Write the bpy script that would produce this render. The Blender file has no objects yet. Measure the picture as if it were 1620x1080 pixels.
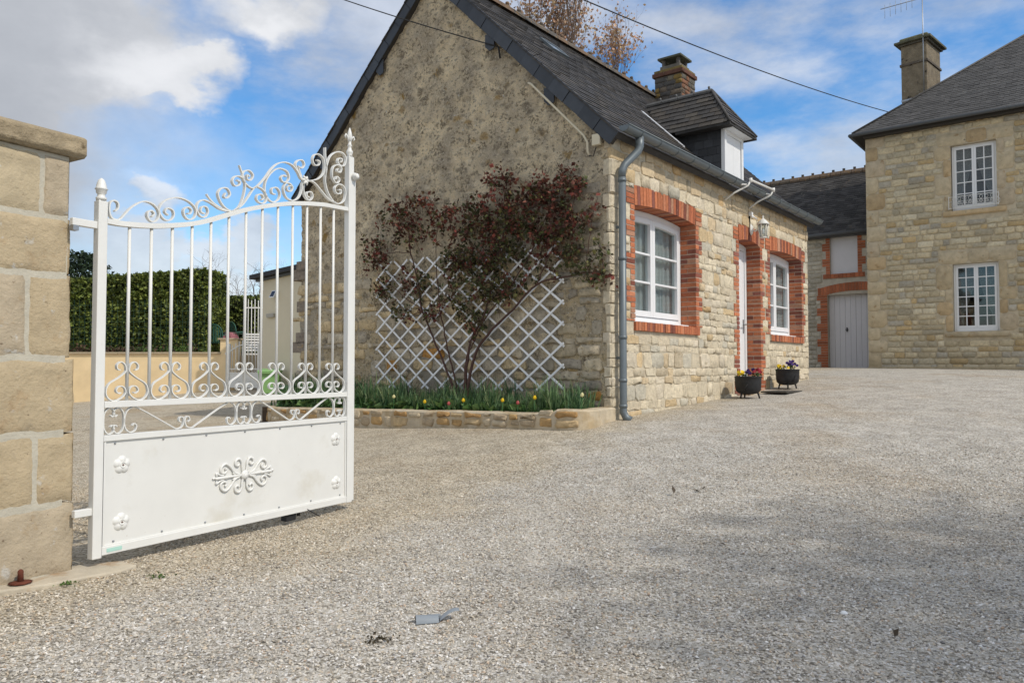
import bpy, math, random
import numpy as np
from mathutils import Vector, Matrix, noise
random.seed(7); np.random.seed(7)
R = math.radians
scene = bpy.context.scene
# ------------------------------------------------------------ camera, world, sun, exposure
cd = bpy.data.cameras.new('camera'); cam = bpy.data.objects.new('camera', cd); scene.collection.objects.link(cam)
cam.location = (0, 0, 1.0)
PITCH = math.atan(42/1200.)
cam.rotation_euler = (math.pi/2 + PITCH, 0, 0)
cd.sensor_width = 36; cd.lens = 1200/1620*36; cd.clip_end = 2000; cd.clip_start = .05
scene.camera = cam
SUN_EL = R(47); sd = Vector((.812, -.583, 0)).normalized()
SUNDIR = Vector((sd.x*math.cos(SUN_EL), sd.y*math.cos(SUN_EL), math.sin(SUN_EL)))
sl = bpy.data.lights.new('sun', 'SUN'); so = bpy.data.objects.new('sun', sl); scene.collection.objects.link(so)
sl.energy = 2.9; sl.angle = R(.9); sl.color = (1, .93, .82)
so.rotation_euler = SUNDIR.to_track_quat('Z', 'Y').to_euler()
so.location = (20, -12, 20)
scene.view_settings.view_transform = 'Standard'; scene.view_settings.look = 'None'
scene.view_settings.exposure = 0; scene.view_settings.gamma = 1
W = bpy.data.worlds.new('World'); scene.world = W; W.use_nodes = True
nt = W.node_tree; nt.nodes.clear()
def N(nt, t, **k):
    n = nt.nodes.new(t)
    for a, v in k.items():
        if a == 'inp':
            for i, x in v.items(): n.inputs[i].default_value = x
        else: setattr(n, a, v)
    return n
def L(nt, a, b): nt.links.new(a, b)
def pix(x, y):   # direction seen at a place of the photograph, to put the clouds where they hang in the sky
    d = Vector(((x-810)/1200, 1, -(y-540)/1200)).normalized(); c, s = math.cos(PITCH), math.sin(PITCH)
    return Vector((d.x, d.y*c-d.z*s, d.y*s+d.z*c))
def build_world():
    out = N(nt, 'ShaderNodeOutputWorld'); bg = N(nt, 'ShaderNodeBackground', inp={1: .142})
    sky = N(nt, 'ShaderNodeTexSky', sky_type='NISHITA', sun_disc=False, sun_elevation=SUN_EL,
            sun_rotation=math.atan2(sd.x, sd.y), altitude=0, air_density=1.0, dust_density=.25, ozone_density=2.2)
    tc = N(nt, 'ShaderNodeTexCoord')
    hs = N(nt, 'ShaderNodeHueSaturation', inp={'Saturation': 1.34, 'Value': 1.26}); L(nt, sky.outputs[0], hs.inputs['Color'])
    def noi(sc, det, stretch=(1, 1, 1), loc=(0, 0, 0), rough=.55):
        m = N(nt, 'ShaderNodeMapping'); m.inputs['Scale'].default_value = stretch; m.inputs['Location'].default_value = loc
        L(nt, tc.outputs['Generated'], m.inputs[0])
        n = N(nt, 'ShaderNodeTexNoise', inp={'Scale': sc, 'Detail': det, 'Roughness': rough}); L(nt, m.outputs[0], n.inputs['Vector']); return n
    def math_(op, a, b=None, c=None):
        n = N(nt, 'ShaderNodeMath', operation=op)
        for i, v in enumerate((a, b, c)):
            if v is None: continue
            if isinstance(v, (int, float)): n.inputs[i].default_value = v
            else: L(nt, v, n.inputs[i])
        return n.outputs[0]
    def sstep(v, lo, hi):
        n = N(nt, 'ShaderNodeMapRange', interpolation_type='SMOOTHSTEP', inp={'From Min': lo, 'From Max': hi}); L(nt, v, n.inputs[0]); return n.outputs[0]
    warp = noi(5, 6, (1, 1, 1.6)); wv = N(nt, 'ShaderNodeVectorMath', operation='SUBTRACT'); L(nt, warp.outputs['Color'], wv.inputs[0]); wv.inputs[1].default_value = (.5, .5, .5)
    ws = N(nt, 'ShaderNodeVectorMath', operation='SCALE'); L(nt, wv.outputs[0], ws.inputs[0]); ws.inputs['Scale'].default_value = .27
    wa = N(nt, 'ShaderNodeVectorMath', operation='ADD'); L(nt, tc.outputs['Generated'], wa.inputs[0]); L(nt, ws.outputs[0], wa.inputs[1])
    # cloud banks: each a soft blob about a direction (centre x, y, half width in radians, squash of height)
    def blob(px, py, rad, sq=1.0, edge=.5):
        c = pix(px, py)
        d = N(nt, 'ShaderNodeVectorMath', operation='SUBTRACT'); L(nt, wa.outputs[0], d.inputs[0]); d.inputs[1].default_value = c
        m = N(nt, 'ShaderNodeVectorMath', operation='MULTIPLY'); L(nt, d.outputs[0], m.inputs[0]); m.inputs[1].default_value = (1, 1, sq)
        l = N(nt, 'ShaderNodeVectorMath', operation='LENGTH'); L(nt, m.outputs[0], l.inputs[0])
        return sstep(l.outputs['Value'], rad, rad*edge)
    def mx(*v):
        o = v[0]
        for q in v[1:]: o = math_('MAXIMUM', o, q)
        return o
    big = mx(blob(20, 60, .24, 1.5, .55), blob(235, 105, .12, 1.9, .6), blob(-450, 20, .5, 1.3), blob(70, 215, .08, .8, .3), blob(400, -20, .14, 2.2, .3))
    low = mx(blob(240, 345, .05, 1.5, .3), blob(190, 405, .12, 3.2, .4), blob(340, 410, .14, 4.5, .4), blob(150, 500, .34, 3.4, .5), blob(370, 460, .10, 1.8, .3))
    veil_n = noi(3.2, 8, (1, 1, 2.6), (3.1, .7, 0), .6)
    veil = math_('MULTIPLY', sstep(veil_n.outputs['Fac'], .36, .64), .72)
    highm = mx(blob(1100, 0, .8, 1.5, .3), blob(560, -20, .34, 1.5, .3))
    veil = math_('MULTIPLY', veil, math_('MULTIPLY_ADD', highm, .75, .25))
    puff = math_('MULTIPLY', blob(1270, 90, .1, 1.4, .1), .45)
    gen_n = noi(2.3, 9, (1, 1, 2.2), (9, 4, 2), .58)     # unseen cloud cover added behind and overhead, thick to neutralise the blue ambient light
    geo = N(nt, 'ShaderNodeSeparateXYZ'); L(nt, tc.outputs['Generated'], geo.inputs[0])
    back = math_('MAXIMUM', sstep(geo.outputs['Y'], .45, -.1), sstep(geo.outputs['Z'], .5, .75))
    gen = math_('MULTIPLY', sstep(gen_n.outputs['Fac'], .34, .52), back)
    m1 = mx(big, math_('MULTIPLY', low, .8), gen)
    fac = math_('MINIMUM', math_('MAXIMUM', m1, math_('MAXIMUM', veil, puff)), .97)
    # cloud body: bright lumps, grey undersides
    body = noi(7, 8, (1, 1, 1.5), (1, 2, 3), .6)
    cr = N(nt, 'ShaderNodeValToRGB'); e = cr.color_ramp
    e.elements[0].position = .36; e.elements[0].color = (4.2, 4.3, 4.5, 1); e.elements[1].position = .62; e.elements[1].color = (5.9, 6.0, 6.2, 1)
    L(nt, body.outputs['Fac'], cr.inputs[0])
    dark = mx(blob(30, 40, .26, 1.2, .1), blob(-100, 200, .3, 1.2, .2))
    dk = N(nt, 'ShaderNodeMix', data_type='RGBA', inp={7: (3.0, 3.15, 3.45, 1)}); L(nt, math_('MULTIPLY', dark, .75), dk.inputs[0]); L(nt, cr.outputs[0], dk.inputs[6])
    bright = mx(blob(250, 100, .13, 1.8, .2), blob(390, 5, .06, 1.5, .2), blob(250, 330, .04, 1.5, .2))
    br = N(nt, 'ShaderNodeMix', data_type='RGBA', inp={7: (6.5, 6.55, 6.7, 1)}); L(nt, math_('MULTIPLY', bright, .8), br.inputs[0]); L(nt, dk.outputs[2], br.inputs[6])
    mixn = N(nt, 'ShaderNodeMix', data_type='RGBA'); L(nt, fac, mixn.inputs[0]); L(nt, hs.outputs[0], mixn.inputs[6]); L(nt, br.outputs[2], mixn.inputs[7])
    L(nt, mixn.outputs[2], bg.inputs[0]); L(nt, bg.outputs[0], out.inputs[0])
build_world()

# ------------------------------------------------------------ materials
MATS = {}
def mat(name, col=(.5, .5, .5), rough=.8, var=.0, vscale=8, bump=0, bscale=40, metal=0, tint=False, spec=.3, spots=None, col2=None, c2scale=3, c2=(.45, .6), coord='Object', sss=0, bdist=.01, detail=6):
    """base colour, mottled by noise (var), optional second colour in patches (col2), spots, bump; tint = per-piece colour"""
    if name in MATS: return MATS[name]
    m = bpy.data.materials.new(name); m.use_nodes = True; t = m.node_tree; b = t.nodes['Principled BSDF']
    b.inputs['Roughness'].default_value = rough; b.inputs['Metallic'].default_value = metal; b.inputs['Specular IOR Level'].default_value = spec
    tc = N(t, 'ShaderNodeTexCoord'); geo = N(t, 'ShaderNodeNewGeometry')
    vec = tc.outputs['Object'] if coord == 'Object' else geo.outputs['Position']
    if tint:
        a = N(t, 'ShaderNodeAttribute', attribute_name='tint'); c = a.outputs['Color']
    else:
        rgb = N(t, 'ShaderNodeRGB'); rgb.outputs[0].default_value = (*col, 1); c = rgb.outputs[0]
    def noi(sc, det=detail, ro=.6):
        n = N(t, 'ShaderNodeTexNoise', inp={'Scale': sc, 'Detail': det, 'Roughness': ro}); L(t, vec, n.inputs['Vector']); return n.outputs['Fac']
    def ramp(f, lo, hi):
        r = N(t, 'ShaderNodeMapRange', inp={'From Min': lo, 'From Max': hi}); L(t, f, r.inputs[0]); return r.outputs[0]
    def mix(f, a, bb, mode='MIX'):
        x = N(t, 'ShaderNodeMix', data_type='RGBA', blend_type=mode)
        if isinstance(f, float): x.inputs[0].default_value = f
        else: L(t, f, x.inputs[0])
        L(t, a, x.inputs[6])
        if isinstance(bb, tuple): x.inputs[7].default_value = (*bb, 1)
        else: L(t, bb, x.inputs[7])
        return x.outputs[2]
    if col2: c = mix(ramp(noi(c2scale), *c2), c, col2)
    if spots:
        for (sc, lo, hi, cc) in spots: c = mix(ramp(noi(sc, 8, .65), lo, hi), c, cc)
    if var:
        r = N(t, 'ShaderNodeMapRange', inp={'From Min': .25, 'From Max': .75, 'To Min': 1-var, 'To Max': 1+var}); L(t, noi(vscale), r.inputs[0])
        v = N(t, 'ShaderNodeVectorMath', operation='SCALE'); L(t, c, v.inputs[0]); L(t, r.outputs[0], v.inputs['Scale']); c = v.outputs[0]
    L(t, c, b.inputs['Base Color'])
    if bump:
        bp = N(t, 'ShaderNodeBump', inp={'Strength': bump, 'Distance': bdist}); L(t, noi(bscale, 8, .65), bp.inputs['Height']); L(t, bp.outputs[0], b.inputs['Normal'])
    m['_'] = 1; MATS[name] = m; return m
def principled(m): return m.node_tree.nodes['Principled BSDF']

M_white = mat('gate_white_paint', (.74, .735, .70), .38, var=.05, vscale=5, bump=.05, bscale=60, spec=.4, spots=[(14, .68, .80, (.60, .55, .44)), (55, .72, .76, (.36, .22, .12))])
M_panel = mat('gate_panel_paint', (.735, .73, .695), .42, var=.05, vscale=3, bump=.04, bscale=3, spots=[(2.3, .56, .78, (.60, .57, .49)), (42, .70, .75, (.42, .33, .24))])
M_pvc = mat('white_pvc', (.78, .79, .80), .35, var=.02, spec=.4)
M_mortar = mat('facade_mortar', (.54, .475, .36), .95, var=.16, vscale=14, bump=.6, bscale=70, col2=(.47, .41, .31), c2scale=2)
M_stone = mat('facade_stone', rough=.92, var=.24, vscale=20, bump=.8, bscale=46, tint=True, bdist=.016, spots=[(9, .60, .72, (.36, .30, .20)), (60, .66, .74, (.20, .17, .13))])
M_brick = mat('red_brick', rough=.85, var=.24, vscale=26, bump=.5, bscale=90, tint=True, spots=[(30, .62, .75, (.42, .29, .21)), (8, .64, .74, (.17, .08, .055))])
M_jmort = mat('brick_mortar', (.60, .50, .40), .95, var=.15, vscale=20, bump=.5, bscale=90)
M_rub = mat('gable_rubble_stone', rough=.95, var=.35, vscale=16, bump=.9, bscale=40, tint=True, bdist=.02, spots=[(26, .58, .68, (.12, .11, .09)), (9, .62, .70, (.30, .19, .07)), (34, .68, .73, (.60, .58, .54))])
M_slate = mat('slate', rough=.62, var=.3, vscale=9, bump=.35, bscale=40, tint=True, spec=.35, spots=[(14, .66, .75, (.17, .16, .13))])
M_vslate = mat('dark_verge_slate', rough=.5, var=.25, vscale=6, bump=.2, bscale=30, tint=True, spec=.45, spots=[(22, .70, .78, (.14, .15, .16))])
M_zinc = mat('zinc_grey', (.145, .17, .185), .45, var=.12, vscale=4, metal=.25, spec=.4, bump=.04)
M_iron = mat('black_cast_iron', (.022, .022, .023), .6, var=.3, vscale=15, bump=.25, bscale=60)
M_block = mat('pillar_block', rough=.9, var=.2, vscale=7, bump=.8, bscale=45, tint=True, bdist=.012, spots=[(5, .56, .70, (.36, .25, .14)), (9, .60, .66, (.52, .49, .43)), (34, .64, .70, (.19, .14, .09)), (3, .60, .68, (.30, .25, .18))])
M_pmort = mat('pillar_mortar', (.49, .455, .37), .95, var=.16, vscale=10, bump=.6, bscale=60)
M_yel = mat('yellow_render', (.80, .62, .37), .9, var=.13, vscale=2.2, bump=.2, bscale=60)
M_crm = mat('cream_render', (.64, .58, .44), .9, var=.05, vscale=1.5, bump=.2, bscale=50)
M_cop = mat('coping_stone', (.42, .34, .23), .9, var=.15, vscale=9, bump=.4)
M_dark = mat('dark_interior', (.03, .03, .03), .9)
M_soil = mat('soil', (.06, .04, .025), .95, var=.4, vscale=20, bump=.8, bscale=50)
M_rust = mat('rust', (.12, .035, .02), .85, var=.4, vscale=40, bump=.5)
M_grn = mat('green_plastic', (.22, .40, .15), .45, var=.06)
M_dgrn = mat('dark_green_plastic', (.05, .16, .05), .5, var=.1)
M_chair = mat('green_chair_plastic', (.035, .11, .08), .5, var=.1)
M_grey = mat('grey_plastic', (.24, .27, .30), .5, var=.12, vscale=12)
M_bark = mat('bark', (.10, .075, .055), .9, var=.4, vscale=25, bump=.7, bscale=60)
M_twig = mat('bare_twig', (.15, .105, .08), .9, var=.3, vscale=5)
M_rosestem = mat('rose_stem', (.085, .045, .035), .8, var=.35, vscale=30, bump=.4)
M_door = mat('grey_white_door', (.62, .61, .63), .6, var=.04, vscale=3)
M_wire = mat('black_cable', (.02, .02, .02), .6)
M_ivory = mat('ivory_plastic', (.62, .56, .42), .5, var=.05)
M_slab = mat('threshold_stone', (.50, .44, .34), .9, var=.16, vscale=9, bump=.7, bscale=30, col2=(.40, .28, .17), c2scale=5, c2=(.5, .62))
M_ridge = mat('ridge_tile', rough=.9, var=.3, vscale=14, bump=.5, tint=True, spots=[(12, .57, .66, (.34, .19, .05)), (24, .64, .70, (.35, .34, .30))])
M_chim = mat('weathered_chimney', rough=.95, var=.35, vscale=6, bump=.8, bscale=22, tint=True, bdist=.02, spots=[(9, .60, .70, (.30, .28, .22)), (5, .60, .68, (.035, .03, .025))])
M_steel = mat('galvanised_steel', (.34, .36, .38), .4, metal=.7)
M_pansy_y = mat('yellow_petal', (.75, .52, .02), .6); M_pansy_p = mat('purple_petal', (.05, .02, .14), .6); M_pansy_r = mat('red_petal', (.25, .01, .02), .6)
M_pink = mat('pink_petal', (.45, .10, .10), .6); M_cream_p = mat('pale_petal', (.7, .65, .35), .6)

def leafmat(name, cols, rough=.55, scale=6, trans=.25):
    """leaf colour from the per-leaf tint attribute; thin leaves pass some light"""
    m = bpy.data.materials.new(name); m.use_nodes = True; t = m.node_tree; b = t.nodes['Principled BSDF']
    a = N(t, 'ShaderNodeAttribute', attribute_name='tint'); L(t, a.outputs['Color'], b.inputs['Base Color'])
    b.inputs['Roughness'].default_value = rough; b.inputs['Specular IOR Level'].default_value = .35
    tr = N(t, 'ShaderNodeBsdfTranslucent'); L(t, a.outputs['Color'], tr.inputs[0]); mx = N(t, 'ShaderNodeMixShader'); mx.inputs[0].default_value = trans
    L(t, b.outputs[0], mx.inputs[1]); L(t, tr.outputs[0], mx.inputs[2]); L(t, mx.outputs[0], t.nodes['Material Output'].inputs[0]); return m
M_leaf = leafmat('leaves', None); M_dull = leafmat('dull_leaves', None, .7, trans=.15)
def glassmat():
    m = bpy.data.materials.new('window_glass'); m.use_nodes = True; t = m.node_tree; t.nodes.remove(t.nodes['Principled BSDF'])
    tr = N(t, 'ShaderNodeBsdfTransparent'); tr.inputs[0].default_value = (.80, .84, .84, 1); gl = N(t, 'ShaderNodeBsdfGlossy'); gl.inputs[0].default_value = (1, 1, 1, 1); gl.inputs['Roughness'].default_value = .02
    tc = N(t, 'ShaderNodeTexCoord'); no = N(t, 'ShaderNodeTexNoise', inp={'Scale': 2.5, 'Detail': 1}); L(t, tc.outputs['Object'], no.inputs['Vector']); bp = N(t, 'ShaderNodeBump', inp={'Strength': .08, 'Distance': .02}); L(t, no.outputs[0], bp.inputs['Height']); L(t, bp.outputs[0], gl.inputs['Normal'])
    fr = N(t, 'ShaderNodeLayerWeight', inp={'Blend': .5}); pw = N(t, 'ShaderNodeMath', operation='POWER', inp={1: 4.0}); L(t, fr.outputs['Facing'], pw.inputs[0]); mx = N(t, 'ShaderNodeMixShader')
    mm = N(t, 'ShaderNodeMath', operation='MULTIPLY_ADD', inp={1: .75, 2: .045}); L(t, pw.outputs[0], mm.inputs[0]); L(t, mm.outputs[0], mx.inputs[0])
    L(t, tr.outputs[0], mx.inputs[1]); L(t, gl.outputs[0], mx.inputs[2]); L(t, mx.outputs[0], t.nodes['Material Output'].inputs[0]); return m
M_glass = glassmat()
def lacemat(name, col, hole):
    m = bpy.data.materials.new(name); m.use_nodes = True; t = m.node_tree; t.nodes.remove(t.nodes['Principled BSDF'])
    d = N(t, 'ShaderNodeBsdfDiffuse'); d.inputs[0].default_value = (*col, 1); tl = N(t, 'ShaderNodeBsdfTranslucent'); tl.inputs[0].default_value = (*col, 1)
    a = N(t, 'ShaderNodeMixShader'); a.inputs[0].default_value = .3; L(t, d.outputs[0], a.inputs[1]); L(t, tl.outputs[0], a.inputs[2])
    tr = N(t, 'ShaderNodeBsdfTransparent'); mx = N(t, 'ShaderNodeMixShader')
    tc = N(t, 'ShaderNodeTexCoord'); vo = N(t, 'ShaderNodeTexVoronoi', inp={'Scale': 26}); L(t, tc.outputs['Object'], vo.inputs['Vector'])
    r = N(t, 'ShaderNodeMapRange', inp={'From Min': .2, 'From Max': .6, 'To Min': hole*.5, 'To Max': hole}); L(t, vo.outputs['Distance'], r.inputs[0]); L(t, r.outputs[0], mx.inputs[0])
    L(t, a.outputs[0], mx.inputs[1]); L(t, tr.outputs[0], mx.inputs[2]); L(t, mx.outputs[0], t.nodes['Material Output'].inputs[0]); return m
M_lace = lacemat('lace_curtain', (.86, .87, .88), .16); M_sheer = lacemat('sheer_curtain', (.5, .5, .5), .45)

# ------------------------------------------------------------ mesh helpers
COL = scene.collection
class MB:
    """collects shapes; build() links them as ONE mesh object"""
    def __init__(s): s.v = []; s.f = []; s.t = []; s.sm = []
    def add(s, v, f, tint=(1, 1, 1), smooth=False):
        o = len(s.v); s.v += [tuple(p) for p in v]; s.f += [tuple(i+o for i in q) for q in f]; s.t += [tint]*len(v); s.sm += [smooth]*len(f); return s
    def box(s, lo, hi, tint=(1, 1, 1)):
        x0, y0, z0 = lo; x1, y1, z1 = hi
        return s.add([(x0, y0, z0), (x1, y0, z0), (x1, y1, z0), (x0, y1, z0), (x0, y0, z1), (x1, y0, z1), (x1, y1, z1), (x0, y1, z1)],
                     [(0, 3, 2, 1), (4, 5, 6, 7), (0, 1, 5, 4), (1, 2, 6, 5), (2, 3, 7, 6), (3, 0, 4, 7)], tint)
    def prism(s, poly, fn, d0, d1, tint=(1, 1, 1)):
        """poly of (p,q) swept from depth d0 to d1 through fn(p,q,d)"""
        n = len(poly); v = [fn(p, q, d0) for p, q in poly]+[fn(p, q, d1) for p, q in poly]
        return s.add(v, [tuple(range(n))[::-1], tuple(range(n, 2*n))]+[(i, (i+1) % n, n+(i+1) % n, n+i) for i in range(n)], tint)
    def tube(s, pts, r, n=8, cap=True, tint=(1, 1, 1), smooth=True):
        pts = [Vector(p) for p in pts]; rs = r if isinstance(r, (list, tuple)) else [r]*len(pts)
        v = []; prev = None
        for i, p in enumerate(pts):
            t = (pts[min(i+1, len(pts)-1)]-pts[max(i-1, 0)]); t = t.normalized() if t.length > 1e-9 else Vector((0, 0, 1))
            if prev is None: a = t.orthogonal().normalized()
            else:
                a = (prev - t*prev.dot(t)); a = a.normalized() if a.length > 1e-6 else t.orthogonal().normalized()
            prev = a; b = t.cross(a)
            for k in range(n):
                th = 2*math.pi*k/n; v.append(p+(a*math.cos(th)+b*math.sin(th))*rs[i])
        f = [(i*n+k, i*n+(k+1) % n, (i+1)*n+(k+1) % n, (i+1)*n+k) for i in range(len(pts)-1) for k in range(n)]
        if cap: f += [tuple(range(n))[::-1], tuple(range((len(pts)-1)*n, len(pts)*n))]
        return s.add(v, f, tint, smooth)
    def lathe(s, prof, c=(0, 0, 0), n=20, tint=(1, 1, 1), axis='z'):
        v = []
        for r, z in prof:
            for k in range(n):
                th = 2*math.pi*k/n; p = (r*math.cos(th), r*math.sin(th), z)
                if axis == 'y': p = (p[0], p[2], p[1])
                v.append((c[0]+p[0], c[1]+p[1], c[2]+p[2]))
        m = len(prof)
        f = [(i*n+k, i*n+(k+1) % n, (i+1)*n+(k+1) % n, (i+1)*n+k) for i in range(m-1) for k in range(n)]
        f += [tuple(range(n))[::-1], tuple(range((m-1)*n, m*n))]
        return s.add(v, f, tint, True)
    def ribbon(s, pts, fn, w, th, tint=(1, 1, 1)):
        """flat bar: follows 2D path pts in a plane, thickness th in the plane, width w across it"""
        n = len(pts); v = []
        for i in range(n):
            a = pts[max(i-1, 0)]; b = pts[min(i+1, n-1)]; dx, dz = b[0]-a[0], b[1]-a[1]; l = math.hypot(dx, dz) or 1; nx, nz = -dz/l, dx/l
            x, z = pts[i]
            for (o, d) in ((1, -1), (1, 1), (-1, 1), (-1, -1)): v.append(fn(x+nx*o*th/2, z+nz*o*th/2, d*w/2))
        f = [(i*4+k, i*4+(k+1) % 4, (i+1)*4+(k+1) % 4, (i+1)*4+k) for i in range(n-1) for k in range(4)]+[(3, 2, 1, 0), tuple(range(4*n-4, 4*n))]
        return s.add(v, f, tint)
    def build(s, name, m, parent=None, kind=None, bevel=0, subsurf=0):
        me = bpy.data.meshes.new(name); me.from_pydata(s.v, [], s.f); 
        me.polygons.foreach_set('use_smooth', s.sm)
        ca = me.color_attributes.new('tint', 'FLOAT_COLOR', 'POINT'); arr = np.ones((len(s.v), 4), 'f'); arr[:, :3] = np.array(s.t, 'f').reshape(-1, 3); ca.data.foreach_set('color', arr.ravel())
        me.materials.append(m); o = bpy.data.objects.new(name, me); COL.objects.link(o)
        if parent: o.parent = parent
        if kind: o['kind'] = kind
        if bevel: b = o.modifiers.new('bevel', 'BEVEL'); b.width = bevel; b.segments = 2; b.limit_method = 'ANGLE'
        return o
def catmull(P, k=6):
    out = []; P = [tuple(p) for p in P]; Q = [P[0]]+P+[P[-1]]
    for i in range(1, len(Q)-2):
        p0, p1, p2, p3 = Q[i-1:i+3]
        for j in range(k):
            t = j/k
            out.append(tuple(.5*((2*b)+(-a+c)*t+(2*a-5*b+4*c-d)*t*t+(-a+3*b-3*c+d)*t**3) for a, b, c, d in zip(p0, p1, p2, p3)))
    out.append(P[-1]); return out
def empty(name, loc, rz=0, label=None, cat=None, group=None, kind=None):
    o = bpy.data.objects.new(name, None); COL.objects.link(o); o.location = loc; o.rotation_euler = (0, 0, rz); o.empty_display_size = .2
    if label: o['label'] = label
    if cat: o['category'] = cat
    if group: o['group'] = group
    if kind: o['kind'] = kind
    return o
def tag(o, label, cat=None, group=None, kind=None):
    o['label'] = label
    if cat: o['category'] = cat
    if group: o['group'] = group
    if kind: o['kind'] = kind
    return o
def from_arrays(name, V, F, T, m, parent=None, kind=None, smooth=False):
    """big mesh from numpy: V (n,3), F (m,k) all the same k, T (n,3) tint"""
    me = bpy.data.meshes.new(name); k = F.shape[1]
    me.vertices.add(len(V)); me.vertices.foreach_set('co', V.astype('f').ravel())
    me.loops.add(F.size); me.loops.foreach_set('vertex_index', F.astype('i').ravel())
    me.polygons.add(len(F)); me.polygons.foreach_set('loop_start', np.arange(0, F.size, k, dtype='i'))
    me.polygons.foreach_set('use_smooth', np.full(len(F), smooth)); me.update(calc_edges=True)
    ca = me.color_attributes.new('tint', 'FLOAT_COLOR', 'POINT'); arr = np.ones((len(V), 4), 'f'); arr[:, :3] = T; ca.data.foreach_set('color', arr.ravel())
    me.materials.append(m); o = bpy.data.objects.new(name, me); COL.objects.link(o)
    if parent: o.parent = parent
    if kind: o['kind'] = kind
    return o
def px_size(wp, size):
    """size on the photograph (1620 px wide) of something size metres wide at world point wp; 0 outside the frame"""
    q = Vector(wp)-cam.location; c, s = math.cos(PITCH), math.sin(PITCH); yy = q.y*c+q.z*s; zz = -q.y*s+q.z*c
    if yy < .3: return 0
    x, y = 810+1200*q.x/yy, 540-1200*zz/yy
    return 1200*size/yy if -20 < x < 1640 and -20 < y < 1100 else .001*size/yy
class Pieces:
    """pieces of one kind on one part; the largest 295 become objects of their own, the rest one joined part"""
    def __init__(s, name, m, parent, root): s.n = name; s.m = m; s.p = parent; s.r = root; s.L = []
    def add(s, mb, center, size): s.L.append((mb, center, size))
    def finish(s, limit=290, minpx=7):
        mw = Matrix.Translation(s.r.location) @ s.r.rotation_euler.to_matrix().to_4x4()
        for i, (mb, c, z) in enumerate(s.L): s.L[i] = (mb, c, px_size(mw @ Vector(c), z))
        s.L.sort(key=lambda q: -q[2]); rest = MB(); n = 0
        for mb, c, z in s.L:
            if n < limit and z >= minpx: mb.build(s.n, s.m, s.p); n += 1
            else: rest.add(mb.v, mb.f, (1, 1, 1)); rest.t[-len(mb.v):] = mb.t; rest.sm[-len(mb.f):] = mb.sm
        if rest.v: rest.build(s.n, s.m, s.p, kind='stuff')
def jit(a): return random.uniform(-a, a)
def rubble(poly, fn, d, ins=.014, back=-.02, tint=(1, 1, 1), rough=.006, smooth=True):
    """one stone: skirt, rounded shoulder and an uneven face, 30-50 triangles"""
    mb = MB(); n = len(poly); cx = sum(p for p, q in poly)/n; cy = sum(q for p, q in poly)/n
    def sh(k, dd):
        o = []
        for p, q in poly:
            dx, dy = cx-p, cy-q; l = math.hypot(dx, dy) or 1; o.append(fn(p+dx/l*min(k, l*.6), q+dy/l*min(k, l*.6), dd+jit(rough)))
        return o
    v = [fn(p, q, back) for p, q in poly]+sh(.001, d*.35)+sh(ins, d)+[fn(cx+jit(.02), cy+jit(.01), d+rough*random.uniform(0, .9))]
    f = [(r*n+i, r*n+(i+1) % n, (r+1)*n+(i+1) % n, (r+1)*n+i) for r in (0, 1) for i in range(n)]+[(2*n+i, 2*n+(i+1) % n, 3*n) for i in range(n)]
    return mb.add(v, f, tint, smooth)
def rrect(x0, x1, z0, z1, j=.008, mid=True):
    """uneven rectangle with cut corners"""
    w, h = x1-x0, z1-z0; c = min(w, h)*random.uniform(.12, .24)
    P = [(x0+c, z0), (x1-c, z0), (x1, z0+c), (x1, z1-c), (x1-c, z1), (x0+c, z1), (x0, z1-c), (x0, z0+c)]
    if mid and w > .22: P.insert(5, ((x0+x1)/2, z1)); P.insert(1, ((x0+x1)/2, z0))
    return [(p+jit(j), q+jit(j)) for p, q in P]
def brickbox(lo, hi, tint, g=.002):
    mb = MB(); mb.box([a+jit(g) for a in lo], [a+jit(g) for a in hi], tint)
    return mb
BR = lambda: (lambda k: random.choice([(.46*k, .160*k, .075*k)]*4+[(.39*k, .125*k, .06*k)]*3+[(.43*k, .17*k, .09*k), (.25*k, .095*k, .07*k), (.42*k, .22*k, .14*k), (.22*k, .075*k, .05*k)]))(random.uniform(.82, 1.2))
ST = lambda: (lambda k: random.choice([(.62*k, .54*k, .40*k)]*6+[(.57*k, .49*k, .36*k)]*3+[(.55*k, .42*k, .25*k), (.50*k, .46*k, .37*k), (.64*k, .56*k, .43*k)]))(random.uniform(.90, 1.08))
def free(z0, z1, x0, x1, blocks):
    """free stretches of a course between blocked ones; blocks = functions (z0,z1)->(a,b) or None"""
    bl = sorted(b for b in (f(z0, z1) for f in blocks) if b); out = []; x = x0
    for a, b in bl:
        if a > x+.05: out.append((x, min(a, x1)))
        x = max(x, b)
    if x < x1-.05: out.append((x, x1))
    return out
def course(x0, x1, wmin, wmax):
    o = []; x = x0
    while x < x1-1e-4:
        w = random.uniform(wmin, wmax)
        if x1-(x+w) < wmin*.8: w = x1-x if x1-x < wmax*1.25 else (x1-x)/2
        o.append((x, x+w)); x += w
    return o
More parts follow.
